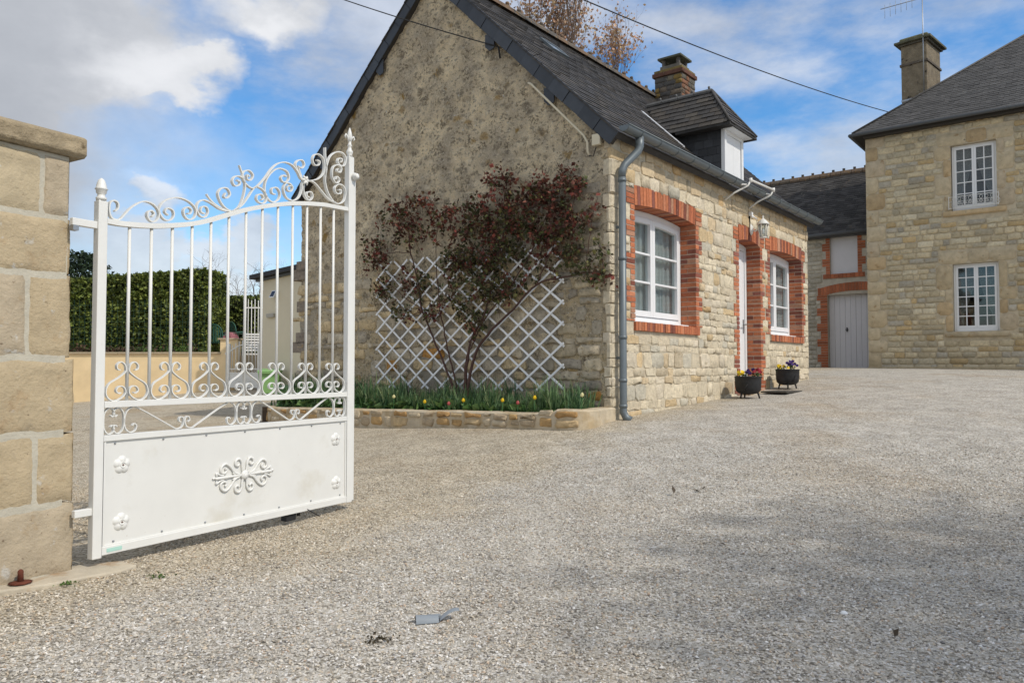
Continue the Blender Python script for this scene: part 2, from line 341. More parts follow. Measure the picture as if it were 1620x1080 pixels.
def slates(pc, fn, x0, x1, L_, exp, wid, tints, clip=None, th=.006, n0=0, clamp=None, ov=1.6):
    """slates in staggered courses on a roof plane; fn(x, l, d): x along, l up the slope, d off it"""
    rows = int(L_/exp)
    for r in range(rows+1):
        l0 = r*exp; l1 = min(l0+exp*ov, L_); c0, c1 = clamp((l0+l1)/2) if clamp else (x0, x1); x = x0-(wid/2 if r % 2 else 0)
        while x < x1:
            a, b = max(x, x0, c0), min(x+wid, x1, c1); x += wid
            if b-a < .03: continue
            if clip and not clip((a+b)/2, l0+exp/2): continue
            g = .003; j0 = jit(.005); lift = random.uniform(.012, .02)
            mb = MB(); v = []
            for (xx, ll, d) in ((a+g, l0+j0, lift), (b-g, l0+j0+jit(.003), lift), (b-g, l1, .003), (a+g, l1, .003)): v.append((xx, ll, d))
            vv = [fn(*q) for q in v]+[fn(q[0], q[1], q[2]-th-.003) for q in v]
            mb.add(vv, [(0, 1, 2, 3), (7, 6, 5, 4), (0, 4, 5, 1), (1, 5, 6, 2), (3, 7, 4, 0)], tints())
            pc.add(mb, fn((a+b)/2, l0, 0), max(exp, (b-a)*.6))
SL = lambda: (lambda k: random.choice([(.046*k, .043*k, .041*k)]*3+[(.056*k, .048*k, .040*k), (.066*k, .058*k, .048*k)]))(random.uniform(.78, 1.22))

# ------------------------------------------------------------ ground
AX, AY = .62270507, .78245664                 # direction of the cottage's front; its gable runs at right angles to it
ROT = math.atan2(AY, AX)
def cw(s, v, z=0): return Vector((1.131+s*AX-v*AY, 8.6+s*AY+v*AX, z))     # cottage frame -> world
CP = [(-2.06, 3.8, 0), (-1.2, 5.3, .0), (0, 2.5, -.02), (3, 3, .02), (-4, 4, -.05), (-7, 9, -.02), (1.13, 8.5, .41), (1.4, 8.95, .43), (4.07, 12.2, .64), (5.5, 14, .80), (9.4, 20, 1.0), (12.3, 18, .96), (6, 21.5, 1.0),
      (-12.5, 21.3, .03), (-7.7, 21.3, .40), (-6.5, 19.8, .375), (-3.6, 11.4, .17), (-2.1, 10.2, .2), (.76, 7.9, .35), (6, 5, .2), (10, 10, .62), (-5, 0, -.08), (5, 0, 0), (-3.5, 7.5, .02), (1, 6, .13), (12, 25, 1.0), (-12, 25, .2), (14, 12, .75)]
_P = np.array(CP, float)
def _tps():
    n = len(_P); d = np.hypot(_P[:, None, 0]-_P[None, :, 0], _P[:, None, 1]-_P[None, :, 1]); K = np.where(d > 0, d*d*np.log(d+1e-12), 0)+np.eye(n)*.6
    A = np.zeros((n+3, n+3)); A[:n, :n] = K; A[:n, n] = 1; A[:n, n+1:] = _P[:, :2]; A[n:, :n] = A[:n, n:].T
    return np.linalg.solve(A, np.r_[_P[:, 2], 0, 0, 0])
_C = _tps()
def gzs(X, Y):
    X = np.clip(X, -14, 15); Y = np.clip(Y, -1, 25); X = np.atleast_1d(X).astype(float); Y = np.atleast_1d(Y).astype(float)
    d = np.hypot(X[..., None]-_P[:, 0], Y[..., None]-_P[:, 1]); U = np.where(d > 0, d*d*np.log(d+1e-12), 0)
    return U@_C[:-3]+_C[-3]+_C[-2]*X+_C[-1]*Y
def gz(x, y): return float(gzs(np.array([x]), np.array([y]))[0])
def gravelmat():
    m = bpy.data.materials.new('gravel'); m.use_nodes = True; t = m.node_tree; b = t.nodes['Principled BSDF']; b.inputs['Roughness'].default_value = .9; b.inputs['Specular IOR Level'].default_value = .15
    g = N(t, 'ShaderNodeNewGeometry'); vec = g.outputs['Position']
    def vor(sc, feat='F1'):
        v = N(t, 'ShaderNodeTexVoronoi', feature=feat, inp={'Scale': sc}); L(t, vec, v.inputs['Vector']); return v
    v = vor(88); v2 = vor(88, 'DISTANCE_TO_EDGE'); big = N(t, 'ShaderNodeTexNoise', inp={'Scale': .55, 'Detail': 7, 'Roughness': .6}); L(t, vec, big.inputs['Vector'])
    cr = N(t, 'ShaderNodeValToRGB'); e = cr.color_ramp; cols = [(0, (.15, .13, .105)), (.12, (.27, .24, .19)), (.35, (.42, .38, .31)), (.6, (.48, .445, .38)), (.8, (.55, .515, .45)), (.93, (.66, .63, .58)), (1, (.42, .31, .21))]
    e.elements[0].position = 0; e.elements[0].color = (*cols[0][1], 1); e.elements[1].position = 1; e.elements[1].color = (*cols[-1][1], 1)
    for p, c in cols[1:-1]: k = e.elements.new(p); k.color = (*c, 1)
    sp = N(t, 'ShaderNodeSeparateColor'); L(t, v.outputs['Color'], sp.inputs[0]); L(t, sp.outputs[0], cr.inputs[0])
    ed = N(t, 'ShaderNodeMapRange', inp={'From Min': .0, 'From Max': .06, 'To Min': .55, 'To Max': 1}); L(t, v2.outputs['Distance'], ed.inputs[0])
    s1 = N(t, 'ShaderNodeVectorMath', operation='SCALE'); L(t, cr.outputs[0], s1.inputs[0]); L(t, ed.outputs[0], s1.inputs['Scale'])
    br = N(t, 'ShaderNodeMapRange', inp={'From Min': .52, 'From Max': .68, 'To Min': 0, 'To Max': .55}); L(t, big.outputs[0], br.inputs[0])
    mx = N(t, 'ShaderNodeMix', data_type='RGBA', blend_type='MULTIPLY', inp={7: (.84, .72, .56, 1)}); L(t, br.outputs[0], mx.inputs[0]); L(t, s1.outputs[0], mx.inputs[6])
    md = N(t, 'ShaderNodeTexNoise', inp={'Scale': 3.5, 'Detail': 8, 'Roughness': .7}); L(t, vec, md.inputs['Vector'])
    mr = N(t, 'ShaderNodeMapRange', inp={'From Min': .3, 'From Max': .7, 'To Min': .74, 'To Max': 1.2}); L(t, md.outputs[0], mr.inputs[0])
    s2 = N(t, 'ShaderNodeVectorMath', operation='SCALE'); L(t, mx.outputs[2], s2.inputs[0]); L(t, mr.outputs[0], s2.inputs['Scale'])
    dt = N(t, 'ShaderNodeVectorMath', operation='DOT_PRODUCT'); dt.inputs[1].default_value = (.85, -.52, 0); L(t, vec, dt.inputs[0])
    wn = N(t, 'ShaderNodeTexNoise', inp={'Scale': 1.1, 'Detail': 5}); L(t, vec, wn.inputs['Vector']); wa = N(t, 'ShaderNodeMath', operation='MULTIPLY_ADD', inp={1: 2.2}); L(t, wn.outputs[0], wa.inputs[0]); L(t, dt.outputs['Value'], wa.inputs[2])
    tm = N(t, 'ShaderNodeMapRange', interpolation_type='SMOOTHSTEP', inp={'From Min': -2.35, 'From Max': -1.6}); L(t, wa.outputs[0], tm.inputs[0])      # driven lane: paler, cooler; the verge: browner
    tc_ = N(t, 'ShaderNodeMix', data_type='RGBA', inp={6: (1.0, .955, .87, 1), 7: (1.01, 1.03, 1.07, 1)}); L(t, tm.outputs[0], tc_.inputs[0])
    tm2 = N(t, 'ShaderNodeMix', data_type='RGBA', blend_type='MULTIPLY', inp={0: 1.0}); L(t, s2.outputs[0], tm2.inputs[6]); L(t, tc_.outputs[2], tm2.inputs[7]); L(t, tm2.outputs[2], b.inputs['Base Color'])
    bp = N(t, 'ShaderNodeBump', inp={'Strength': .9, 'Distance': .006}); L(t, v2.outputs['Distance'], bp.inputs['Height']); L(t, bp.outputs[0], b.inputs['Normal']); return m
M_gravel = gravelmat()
def build_ground():
    xs = np.r_[-600, -200, -80, -40, -25, np.arange(-16, 16.01, .2), 25, 40, 80, 200, 600]; ys = np.r_[-600, -100, -30, -8, np.arange(-2, 26.01, .2), 32, 45, 80, 200, 600]
    X, Y = np.meshgrid(xs, ys); Z = gzs(X.ravel(), Y.ravel()).reshape(X.shape)
    h = np.array([[noise.noise((x*.8, y*.8, 0))*.012+noise.noise((x*2.7, y*2.7, 5))*.006 for x in xs] for y in ys]); Z = Z+h
    V = np.c_[X.ravel(), Y.ravel(), Z.ravel()]; nx = len(xs); i = np.arange(len(ys)-1)[:, None]*nx+np.arange(nx-1)[None, :]; i = i.ravel()
    F = np.c_[i, i+1, i+nx+1, i+nx]
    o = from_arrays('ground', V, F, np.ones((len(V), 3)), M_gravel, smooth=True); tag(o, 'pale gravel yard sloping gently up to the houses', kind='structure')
    # loose stones of the near part, each a small faceted chip
    n = 190000; y = np.sqrt(np.random.rand(n)*(7.2**2-2.2**2)+2.2**2); y = 2.2+(y-2.2)**1.06; x = (np.random.rand(n)*2-1)*.72*y
    keep = ~((x < -2.0) & (y > 3.45) & (y < 4.6)) & (np.random.rand(n) < np.clip((7.3-y)/2.6, 0, 1)); x, y = x[keep], y[keep]; n = len(x)
    gx = gzs(x, y)+np.array([noise.noise((a*.8, b_*.8, 0))*.012+noise.noise((a*2.7, b_*2.7, 5))*.006 for a, b_ in zip(x, y)])
    r = np.random.uniform(.0030, .0066, n)*np.where(np.random.rand(n) < .06, 1.45, 1)
    base = np.array([(1, 0, 0), (0, 1, 0), (-1, 0, 0), (0, -1, 0), (0, 0, 1), (0, 0, -1)], float); tri = np.array([(0, 1, 4), (1, 2, 4), (2, 3, 4), (3, 0, 4), (1, 0, 5), (2, 1, 5), (3, 2, 5), (0, 3, 5)])
    V = base[None]*(1+np.random.uniform(-.35, .35, (n, 6, 1))); a = np.random.rand(n)*6.283; tl = np.random.uniform(-.7, .7, n); c, s = np.cos(a), np.sin(a)
    V = V*np.array([1.25, .95, .72]); V += np.random.uniform(-.18, .18, V.shape)
    V2 = np.stack([V[..., 0]*np.cos(tl)[:, None]+V[..., 2]*np.sin(tl)[:, None], V[..., 1], -V[..., 0]*np.sin(tl)[:, None]+V[..., 2]*np.cos(tl)[:, None]], -1)
    V3 = np.stack([V2[..., 0]*c[:, None]-V2[..., 1]*s[:, None], V2[..., 0]*s[:, None]+V2[..., 1]*c[:, None], V2[..., 2]], -1)*r[:, None, None]
    V3 += np.c_[x, y, gx+r*.35][:, None, :]
    F = (tri[None]+(np.arange(n)*6)[:, None, None]).reshape(-1, 3)
    pal = np.array([(.27, .24, .20), (.41, .375, .32), (.49, .45, .385), (.54, .49, .41), (.60, .56, .50), (.70, .67, .62), (.50, .42, .32), (.44, .33, .24), (.22, .205, .19), (.50, .43, .33)]); T = pal[np.random.choice(10, n, p=[.1, .17, .2, .17, .13, .05, .06, .02, .04, .06])]*np.random.uniform(.85, 1.1, (n, 1))
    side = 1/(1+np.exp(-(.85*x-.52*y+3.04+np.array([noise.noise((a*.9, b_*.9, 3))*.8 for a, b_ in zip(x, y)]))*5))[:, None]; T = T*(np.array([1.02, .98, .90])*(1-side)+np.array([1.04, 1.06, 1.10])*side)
    T = np.repeat(T, 6, axis=0)
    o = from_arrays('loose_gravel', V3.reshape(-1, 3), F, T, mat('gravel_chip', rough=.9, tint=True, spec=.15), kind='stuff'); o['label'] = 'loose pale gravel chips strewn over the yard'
build_ground()

# ------------------------------------------------------------ the cottage (local frame: x along its front, y along the gable, z up)
cot = empty('cottage', (1.131, 8.6, 0), ROT, 'low stone cottage with brick window surrounds and a steep slate roof', 'house')
FW = lambda p, q, d: (p, -d, q)               # front wall: p along, q up, d outwards
GWF = lambda p, q, d: (-d, p, q)              # gable wall
LEN, WID, EZ, RZ, RV = 7.05, 5.8, 3.70, 6.58, 2.88
SP, SILL = 2.95, 1.555
OPEN = [(.53, 2.20, SILL), (3.73, 4.60, .55), (5.06, 6.66, SILL)]
GR = .195; TOP = 3.145
def arch(c, hw, x, rise=.05): return SP+rise*(1-((x-c)/hw)**2)
def tooth(k): return .205 if k % 2 == 0 else .105
def front_wall():
    mb = MB(); xs = [.06]; 
    for a, b, z in OPEN: xs += [a-.012, b+.012]
    xs.append(LEN); zb = -.2; D = .45
    def wb(x0, x1, z0, z1, y0=0.0):
        mb.box((x0, y0, z0), (x1, D, z1))
    for i in range(0, len(xs)-1):
        if i % 2 == 0: wb(xs[i], xs[i+1], zb, EZ)
        else:
            a, b, z = OPEN[i//2]; wb(a, b, zb, z-.11 if z > 1 else z); c, hw = (a+b)/2, (b-a)/2
            poly = [(a, EZ), (a, SP+.24)]+[(a+(b-a)*k/10, arch(c, hw, a+(b-a)*k/10)+.23) for k in range(11)]+[(b, SP+.24), (b, EZ)]
            poly = [(a, EZ)]+[(a+(b-a)*k/10, arch(c, hw, a+(b-a)*k/10)+.20) for k in range(11)]+[(b, EZ)]
            mb.prism(poly, FW, -D, 0)
    wall = mb.build('front_wall', M_mortar, cot)
    bricks = Pieces('brick', M_brick, wall, cot); jm = MB(); stones = Pieces('stone', M_stone, wall, cot)
    blocks = []
    for (a, b, z) in OPEN:
        isdoor = z < 1; c, hw = (a+b)/2, (b-a)/2; dep = .27
        # lintel of upright bricks
        n = max(8, round((b-a)/.072))
        for k in range(n):
            x0, x1 = a+(b-a)*k/n+.004, a+(b-a)*(k+1)/n-.004; o = []; lean = (x0-c)/hw*.02; h = .235-.022*(1-((x0-c)/hw)**2)+jit(.004)
            poly = [(x0, arch(c, hw, x0)), (x1, arch(c, hw, x1)), (x1+lean, arch(c, hw, x1)+h), (x0+lean, arch(c, hw, x0)+h)]
            q = MB(); q.prism(poly, FW, -dep, .012+jit(.003), BR()); bricks.add(q, ((x0+x1)/2, 0, SP+.1), .13)
        jm.prism([(a-.0, SP-.0), (b, SP)]+[(b-(b-a)*k/10, arch(c, hw, b-(b-a)*k/10)+.23) for k in range(11)] if False else [(a+(b-a)*k/10, arch(c, hw, a+(b-a)*k/10)+.004) for k in range(11)]+[(b-(b-a)*k/10, arch(c, hw, b-(b-a)*k/10)+.205) for k in range(11)], FW, -dep+.01, .003)
        # toothed jambs, three courses to a tooth
        zb = .50 if isdoor else SILL
        k = 0; zt = TOP
        while zt > zb+.02:
            w = tooth(k); z0 = max(zt-GR, zb)
            nb = max(1, round((zt-z0)/(GR/3)))
            for side in (-1, 1):
                e = a if side < 0 else b
                lim = zt if k else SP+.195
                for j in range(nb):
                    q0, q1 = z0+(zt-z0)*j/nb, z0+(zt-z0)*(j+1)/nb
                    x0, x1 = (e-w, e) if side < 0 else (e, e+w)
                    if k == 0: x0, x1 = (e-w, e-.01) if side < 0 else (e+.01, e+w)
                    long_ = (j+k) % 2 == 0
                    d1 = .115 if long_ else .22
                    if k == 0: d1 = .10
                    q = brickbox((x0+.004, -.011+jit(.003), q0+.0062), (x1-.0045, d1-.0045, q1-.0062), BR()); 
                    if w > .15 and k and random.random() < .35:      # two short bricks instead of one long
                        m_ = (x0+x1)/2; q = brickbox((x0+.004, -.011, q0+.005), (m_-.004, d1-.004, q1-.005), BR()); bricks.add(brickbox((m_+.004, -.012, q0+.0062), (x1-.0045, d1-.0045, q1-.0062), BR()), (m_, 0, q0), .1)
                    bricks.add(q, ((x0+x1)/2, 0, (q0+q1)/2), .13)
                    if k: 
                        xi = (e-.10, e) if side < 0 else (e, e+.10)
                        bricks.add(brickbox((xi[0]+.0, d1+.004, q0+.0062), (xi[1]-.0, .268, q1-.0062), BR()), ((x0+x1)/2, .2, (q0+q1)/2), .12 if side > 0 else .03)
                if k: jm.box((e-w+.003 if side < 0 else e+.010, -.004, z0), (e-.010 if side < 0 else e+w-.003, .27, zt))
            blocks.append((lambda z0, z1, A=a, B=b, Z0=z0, ZT=zt, w=w, k=k: (A-w-.006, B+w+.006) if z1 > Z0+.004 and z0 < ZT-.004 else None))
            zt -= GR; k += 1
        blocks.append(lambda z0, z1, A=a, B=b: (A-.02, B+.02) if z1 > SP and z0 < SP+.245 else None)
        if not isdoor:
            n = round((b-a+.1)/.068)
            for k in range(n):
                x0 = a-.03+(b-a+.1)*k/n; x1 = a-.03+(b-a+.1)*(k+1)/n
                bricks.add(brickbox((x0+.004, -.035+jit(.003), SILL-.108), (x1-.004, .26, SILL-.002), BR()), (x0, 0, SILL), .075)
            jm.box((a-.025, -.026, SILL-.104), (b+.065, .255, SILL-.006)); blocks.append(lambda z0, z1, A=a, B=b: (A-.04, B+.08) if z1 > SILL-.115 and z0 < SILL else None)
    # coursed stones between: joints follow the brick teeth
    zt = TOP+GR*3; zl = []
    zt = TOP; zl = [(3.20, 3.36), (3.36, 3.53), (3.53, 3.69), (3.148, 3.198)]
    while zt > .1:
        z0 = zt-GR
        zl += [(z0, zt)] if random.random() < .42 else [(z0, z0+GR*.46), (z0+GR*.46, zt)]
        zt = z0
    for z0, z1 in zl:
        z1c = z1
        for a, b in free(z0, z1, .30 if int(z0/GR) % 2 else .22, LEN-.02, blocks):
            for x0, x1 in course(a, b, .10, .34):
                if x1-x0 < .05: continue
                t = ST()
                if z0 > 3.2 or random.random() < .07: t = tuple(c*f for c, f in zip(t, (.92, .84, .74)))
                q = rubble(rrect(x0+.003, x1-.003, z0+.003, z1c-.004, .013), FW, random.uniform(.001, .014)+(.008 if random.random() < .15 else 0), random.uniform(.003, .013), -.012, t, .005, random.random() < .45)
                stones.add(q, ((x0+x1)/2, 0, (z0+z1)/2), math.sqrt((x1-x0)*(z1-z0))*.8)
    # corner stones, alternately long on the front and on the gable
    quo = Pieces('corner_stone', M_stone, wall, cot); z = .05; i = 0
    while z < EZ-.05:
        h = random.uniform(.09, .21); z1 = min(z+h, EZ-.01); lf, lg = (.29, .05) if int(z/GR) % 2 else (.21, .09)
        q = MB(); t = ST(); x1, y1 = lf-.008-random.random()*.05, lg+jit(.02); c = .012+random.random()*.014
        o_ = jit(.007); pts = [(-.012+o_, y1), (-.014+o_, -.004+c), (-.014+c, -.008+o_), (x1, -.006+jit(.005))]
        v = []
        for zz, k in ((z+.006, .004), (z+.02, 0), (z1-.02, 0), (z1-.006, .004)): v += [(px_+(k if px_ < .05 else 0)+jit(.006), py_+k+jit(.005), zz+jit(.008)) for px_, py_ in pts]
        v = [(p[0], p[1]+jit(.006) if p[1] < 0 else p[1], p[2]) for p in v]
        f = [(r*4+k, r*4+k+1, (r+1)*4+k+1, (r+1)*4+k) for r in range(3) for k in range(3)]
        f += [(3, 2, 1, 0), (12, 13, 14, 15)]
        q.add(v, f, t, False); quo.add(q, (0, 0, z), .2); z = z1; i += 1
    quo.finish(); stones.finish(); bricks.finish()
    jm.build('brick_mortar', M_jmort, wall, kind='stuff')
    return wall
front_wall()
def cwindow(a, b, curtain):
    c, hw = (a+b)/2, (b-a)/2; y = .275; fn = lambda p, q, d: (p, y-d, q)
    z0 = SILL+.02; w = MB(); fr = .075
    top = lambda x, o=0: arch(c, hw, x)-.004-o
    xs = [a+.004+(b-a-.008)*k/14 for k in range(15)]
    # outer frame with an arched head
    w.prism([(a+.004, z0), (a+fr, z0), (a+fr, top(a+fr)), (a+.004, top(a+.004))], fn, 0, .0599)
    w.prism([(b-fr, z0), (b-.004, z0), (b-.004, top(b-.004)), (b-fr, top(b-fr))], fn, 0, .0599)
    xi = [a+fr+(b-a-2*fr)*k/14 for k in range(15)]
    w.prism([(x, top(x, .08)) for x in xi]+[(x, top(x)) for x in xi[::-1]], fn, 0, .06)
    w.prism([(a+fr, z0), (b-fr, z0), (b-fr, z0+.07), (a+fr, z0+.07)], fn, 0, .06)
    f = w.build('window', M_pvc, cot, bevel=.004)
    MB().box((a+.05, .10, SILL), (b+.02, .30, SILL+.028)).build('sill', M_pvc, f, bevel=.005)
    for (s0, s1) in ((a+fr+.003, c-.002), (c+.002, b-fr-.003)):
        m = MB(); st = .062; zz0 = z0+.075
        xs = [s0+(s1-s0)*k/8 for k in range(9)]; tp = lambda x, o=0: top(x, .083+o)
        m.prism([(s0, zz0), (s0+st, zz0), (s0+st, tp(s0+st)), (s0, tp(s0))], fn, .0, .078); m.prism([(s1-st, zz0), (s1, zz0), (s1, tp(s1)), (s1-st, tp(s1-st))], fn, .0, .078)
        xm = [s0+st+(s1-s0-2*st)*k/8 for k in range(9)]
        m.prism([(x, tp(x, .065)) for x in xm]+[(x, tp(x)) for x in xm[::-1]], fn, 0, .077)
        m.prism([(s0+st, zz0), (s1-st, zz0), (s1-st, zz0+.075), (s0+st, zz0+.075)], fn, 0, .077)
        H0, H1 = zz0+.075, tp(c, .065)-.03; dz = (H1-H0)/3
        for k in (1, 2): m.box((s0+st, y-.07, H0+dz*k-.013), (s1-st, y-.012, H0+dz*k+.013))
        m.build('sash', M_pvc, f, bevel=.004)
        for k in range(3):
            MB().box((s0+st, y-.035, H0+dz*k+(.013 if k else 0)), (s1-st, y-.029, (H0+dz*(k+1)-.013) if k < 2 else tp(c, .07)+.02)).build('pane', M_glass, f)
        # curtain behind: hung in folds
        n = 60; v = []; 
        for j in range(n+1):
            x = s0+.02+(s1-s0-.04)*j/n; yy = y+.035+.018*math.sin(j*1.15)+.01*math.sin(j*.47+a)
            v += [(x, yy, z0+.05), (x, yy+.004*math.sin(j), SP+.02)]
        MB().add(v, [(2*j, 2*j+2, 2*j+3, 2*j+1) for j in range(n)], smooth=True).build('curtain', curtain, f)
    return f
cwindow(.53, 2.20, M_lace); cwindow(5.06, 6.66, M_lace)
def cdoor():
    a, b = 3.73, 4.60; c, hw = (a+b)/2, (b-a)/2; y = .275; z0 = .64
    m = MB(); m.box((a+.004, y-.06, z0), (a+.07, y, SP+.06)); m.box((b-.07, y-.06, z0), (b-.004, y, SP+.06)); m.box((a+.07, y-.06, SP-.06), (b-.07, y, SP+.062)); fr = m.build('door', M_pvc, cot, bevel=.005)
    m = MB(); m.box((a+.075, y-.045, z0+.02), (b-.075, y-.001, SP-.065)); 
    for zz in ((z0+.15, z0+.8), (z0+1.0, SP-.2)): m.box((a+.2, y-.055, zz[0]), (b-.2, y-.045, zz[1]))
    m.build('leaf', M_pvc, fr, bevel=.004)
    m = MB(); m.box((b-.15, y-.055, z0+.92), (b-.11, y-.045, z0+1.14)); m.tube([(b-.13, y-.05, z0+1.06), (b-.13, y-.10, z0+1.06), (b-.24, y-.105, z0+1.06)], .009); m.build('handle', M_steel, fr)
    MB().box((a-.02, -.18, .55), (b+.04, .30, z0)).build('doorstep', M_slab, cot, bevel=.01)
cdoor()
def gable_zt(v): return RZ-.05-(RZ-EZ)/(RV)*abs(v-RV)*(1.0 if v < RV else .985)
def gable_wall():
    # rough rendered rubble, really uneven
    nv, nz = 210, 260; V = []; 
    mb = MB(); pts = []
    for i in range(nv+1):
        v = WID*i/nv; zt = gable_zt(v)
        for j in range(nz+1):
            z = -.2+(zt+.2)*j/nz; p = Vector((v*3.1, z*4.4, .5)); 
            d = noise.fractal(p*1.3, .9, 2.1, 5)*.022+noise.noise(p*4.2)*.007
            dist = noise.voronoi(Vector((v*3.6, z*6.0, 0)))[0]; d += (dist[1]-dist[0])*.030-.012
            if z < 2.2: d *= .75
            edge = max(0, 1-v/.3); pts.append((-max(d, -.03)*(1-edge*.7)-.004, v, z))
    f = [(i*(nz+1)+j, (i+1)*(nz+1)+j, (i+1)*(nz+1)+j+1, i*(nz+1)+j+1) for i in range(nv) for j in range(nz)]
    mb.add(pts, f, smooth=True)
    m = bpy.data.materials.new('gable_render'); m.use_nodes = True; t = m.node_tree; b = t.nodes['Principled BSDF']; b.inputs['Roughness'].default_value = .95; b.inputs['Specular IOR Level'].default_value = .1
    tc = N(t, 'ShaderNodeTexCoord'); vec = tc.outputs['Object']
    def noi(sc, det=8, ro=.62, stretch=(1, 1, 1)):
        mp = N(t, 'ShaderNodeMapping'); mp.inputs['Scale'].default_value = stretch; L(t, vec, mp.inputs[0])
        n = N(t, 'ShaderNodeTexNoise', inp={'Scale': sc, 'Detail': det, 'Roughness': ro}); L(t, mp.outputs[0], n.inputs['Vector']); return n.outputs['Fac']
    def ramp(x, lo, hi, a=0, bb=1):
        r = N(t, 'ShaderNodeMapRange', inp={'From Min': lo, 'From Max': hi, 'To Min': a, 'To Max': bb}); L(t, x, r.inputs[0]); return r.outputs[0]
    def mix(fac, a, col):
        x = N(t, 'ShaderNodeMix', data_type='RGBA'); L(t, fac, x.inputs[0]); L(t, a, x.inputs[6]) 
        if isinstance(col, tuple): x.inputs[7].default_value = (*col, 1)
        else: L(t, col, x.inputs[7])
        return x.outputs[2]
    def mul(a, bb):
        x = N(t, 'ShaderNodeMath', operation='MULTIPLY'); L(t, a, x.inputs[0]); L(t, bb, x.inputs[1]); return x.outputs[0]
    base = N(t, 'ShaderNodeRGB'); base.outputs[0].default_value = (.92, .77, .53, 1)
    c = mix(ramp(noi(2.2), .40, .62, 0, .8), base.outputs[0], (.41, .35, .27))
    sx = N(t, 'ShaderNodeSeparateXYZ'); L(t, vec, sx.inputs[0])
    low = ramp(sx.outputs['Z'], 2.7, 1.5)                                   # the lower wall is barer, yellower stone
    c = mix(mul(low, ramp(noi(2.6), .36, .58)), c, (.60, .47, .28))
    grain = noi(48, 6, .75)
    def cells(scale, stretch, seed):      # half buried stones showing through the old render
        mp = N(t, 'ShaderNodeMapping'); mp.inputs['Scale'].default_value = stretch; mp.inputs['Location'].default_value = seed
        wn = N(t, 'ShaderNodeTexNoise', inp={'Scale': 9, 'Detail': 4}); L(t, vec, wn.inputs['Vector']); ws = N(t, 'ShaderNodeVectorMath', operation='SCALE'); L(t, wn.outputs['Color'], ws.inputs[0]); ws.inputs['Scale'].default_value = .13
        wa = N(t, 'ShaderNodeVectorMath', operation='ADD'); L(t, vec, wa.inputs[0]); L(t, ws.outputs[0], wa.inputs[1]); L(t, wa.outputs[0], mp.inputs[0])
        v = N(t, 'ShaderNodeTexVoronoi', inp={'Scale': scale}); L(t, mp.outputs[0], v.inputs['Vector']); sp = N(t, 'ShaderNodeSeparateColor'); L(t, v.outputs['Color'], sp.inputs[0]); return v.outputs['Distance'], sp
    d1, s1 = cells(5.2, (1, 1, 1.65), (0, 0, 0))
    core = ramp(d1, .52, .30)
    c = mix(mul(mul(core, ramp(s1.outputs[0], .52, .56)), ramp(grain, .36, .54, .25, .95)), c, (.16, .13, .09))      # dark weathered stones
    c = mix(mul(mul(core, ramp(s1.outputs[1], .72, .75)), ramp(grain, .3, .6, .3, .9)), c, (.62, .52, .37))
    c = mix(mul(mul(core, ramp(s1.outputs[2], .90, .92)), ramp(grain, .3, .5, .4, 1)), c, (.46, .31, .13))
    d2, s2_ = cells(13, (1, 1, 1.5), (4, 2, 1)); c = mix(mul(mul(ramp(d2, .45, .25), ramp(s2_.outputs[0], .70, .74)), ramp(grain, .40, .55, .2, .9)), c, (.19, .165, .13))
    c = mix(ramp(noi(1.7, 6, .6), .50, .66, 0, .3), c, (.48, .42, .34))
    c = mix(ramp(grain, .52, .62, 0, .65), c, (.76, .67, .52))                   # pale grains
    c = mix(ramp(noi(15, 5, .72, (1, 1, 1.4)), .565, .63, 0, .8), c, (.20, .16, .11))
    c = mix(mul(ramp(noi(4.2, 4, .6), .50, .60), ramp(noi(30, 4, .75), .50, .58, 0, .9)), c, (.16, .13, .09))
    c = mix(ramp(noi(24, 3, .7), .58, .66, 0, .55), c, (.84, .76, .60))
    c = mix(ramp(noi(85, 3, .7), .58, .66, 0, .6), c, (.30, .26, .21))
    c = mix(mul(ramp(noi(2.1, 4, .6, (1, 1.3, 1)), .66, .70), ramp(grain, .3, .55, .3, 1)), c, (.36, .23, .07))   # ochre lichen
    c = mix(ramp(noi(13, 3, .6), .70, .73), c, (.66, .65, .62))       # pale lichen spots
    g = mul(low, ramp(noi(1.3, 8, .6), .50, .57, 0, .8)); c = mix(g, c, (.42, .385, .33))
    fine = ramp(noi(120, 3, .7), .3, .7, .70, 1.25); s = N(t, 'ShaderNodeVectorMath', operation='SCALE'); L(t, c, s.inputs[0]); L(t, fine, s.inputs['Scale']); L(t, s.outputs[0], b.inputs['Base Color'])
    bp = N(t, 'ShaderNodeBump', inp={'Strength': 1, 'Distance': .05}); h = N(t, 'ShaderNodeMath', operation='ADD'); L(t, noi(26, 8, .75), h.inputs[0]); L(t, mul(noi(70, 4), noi(9)), h.inputs[1]); L(t, h.outputs[0], bp.inputs['Height']); L(t, bp.outputs[0], b.inputs['Normal'])
    w = mb.build('gable_wall', m, cot)
    st = Pieces('rubble_stone', M_rub, w, cot); z = .2
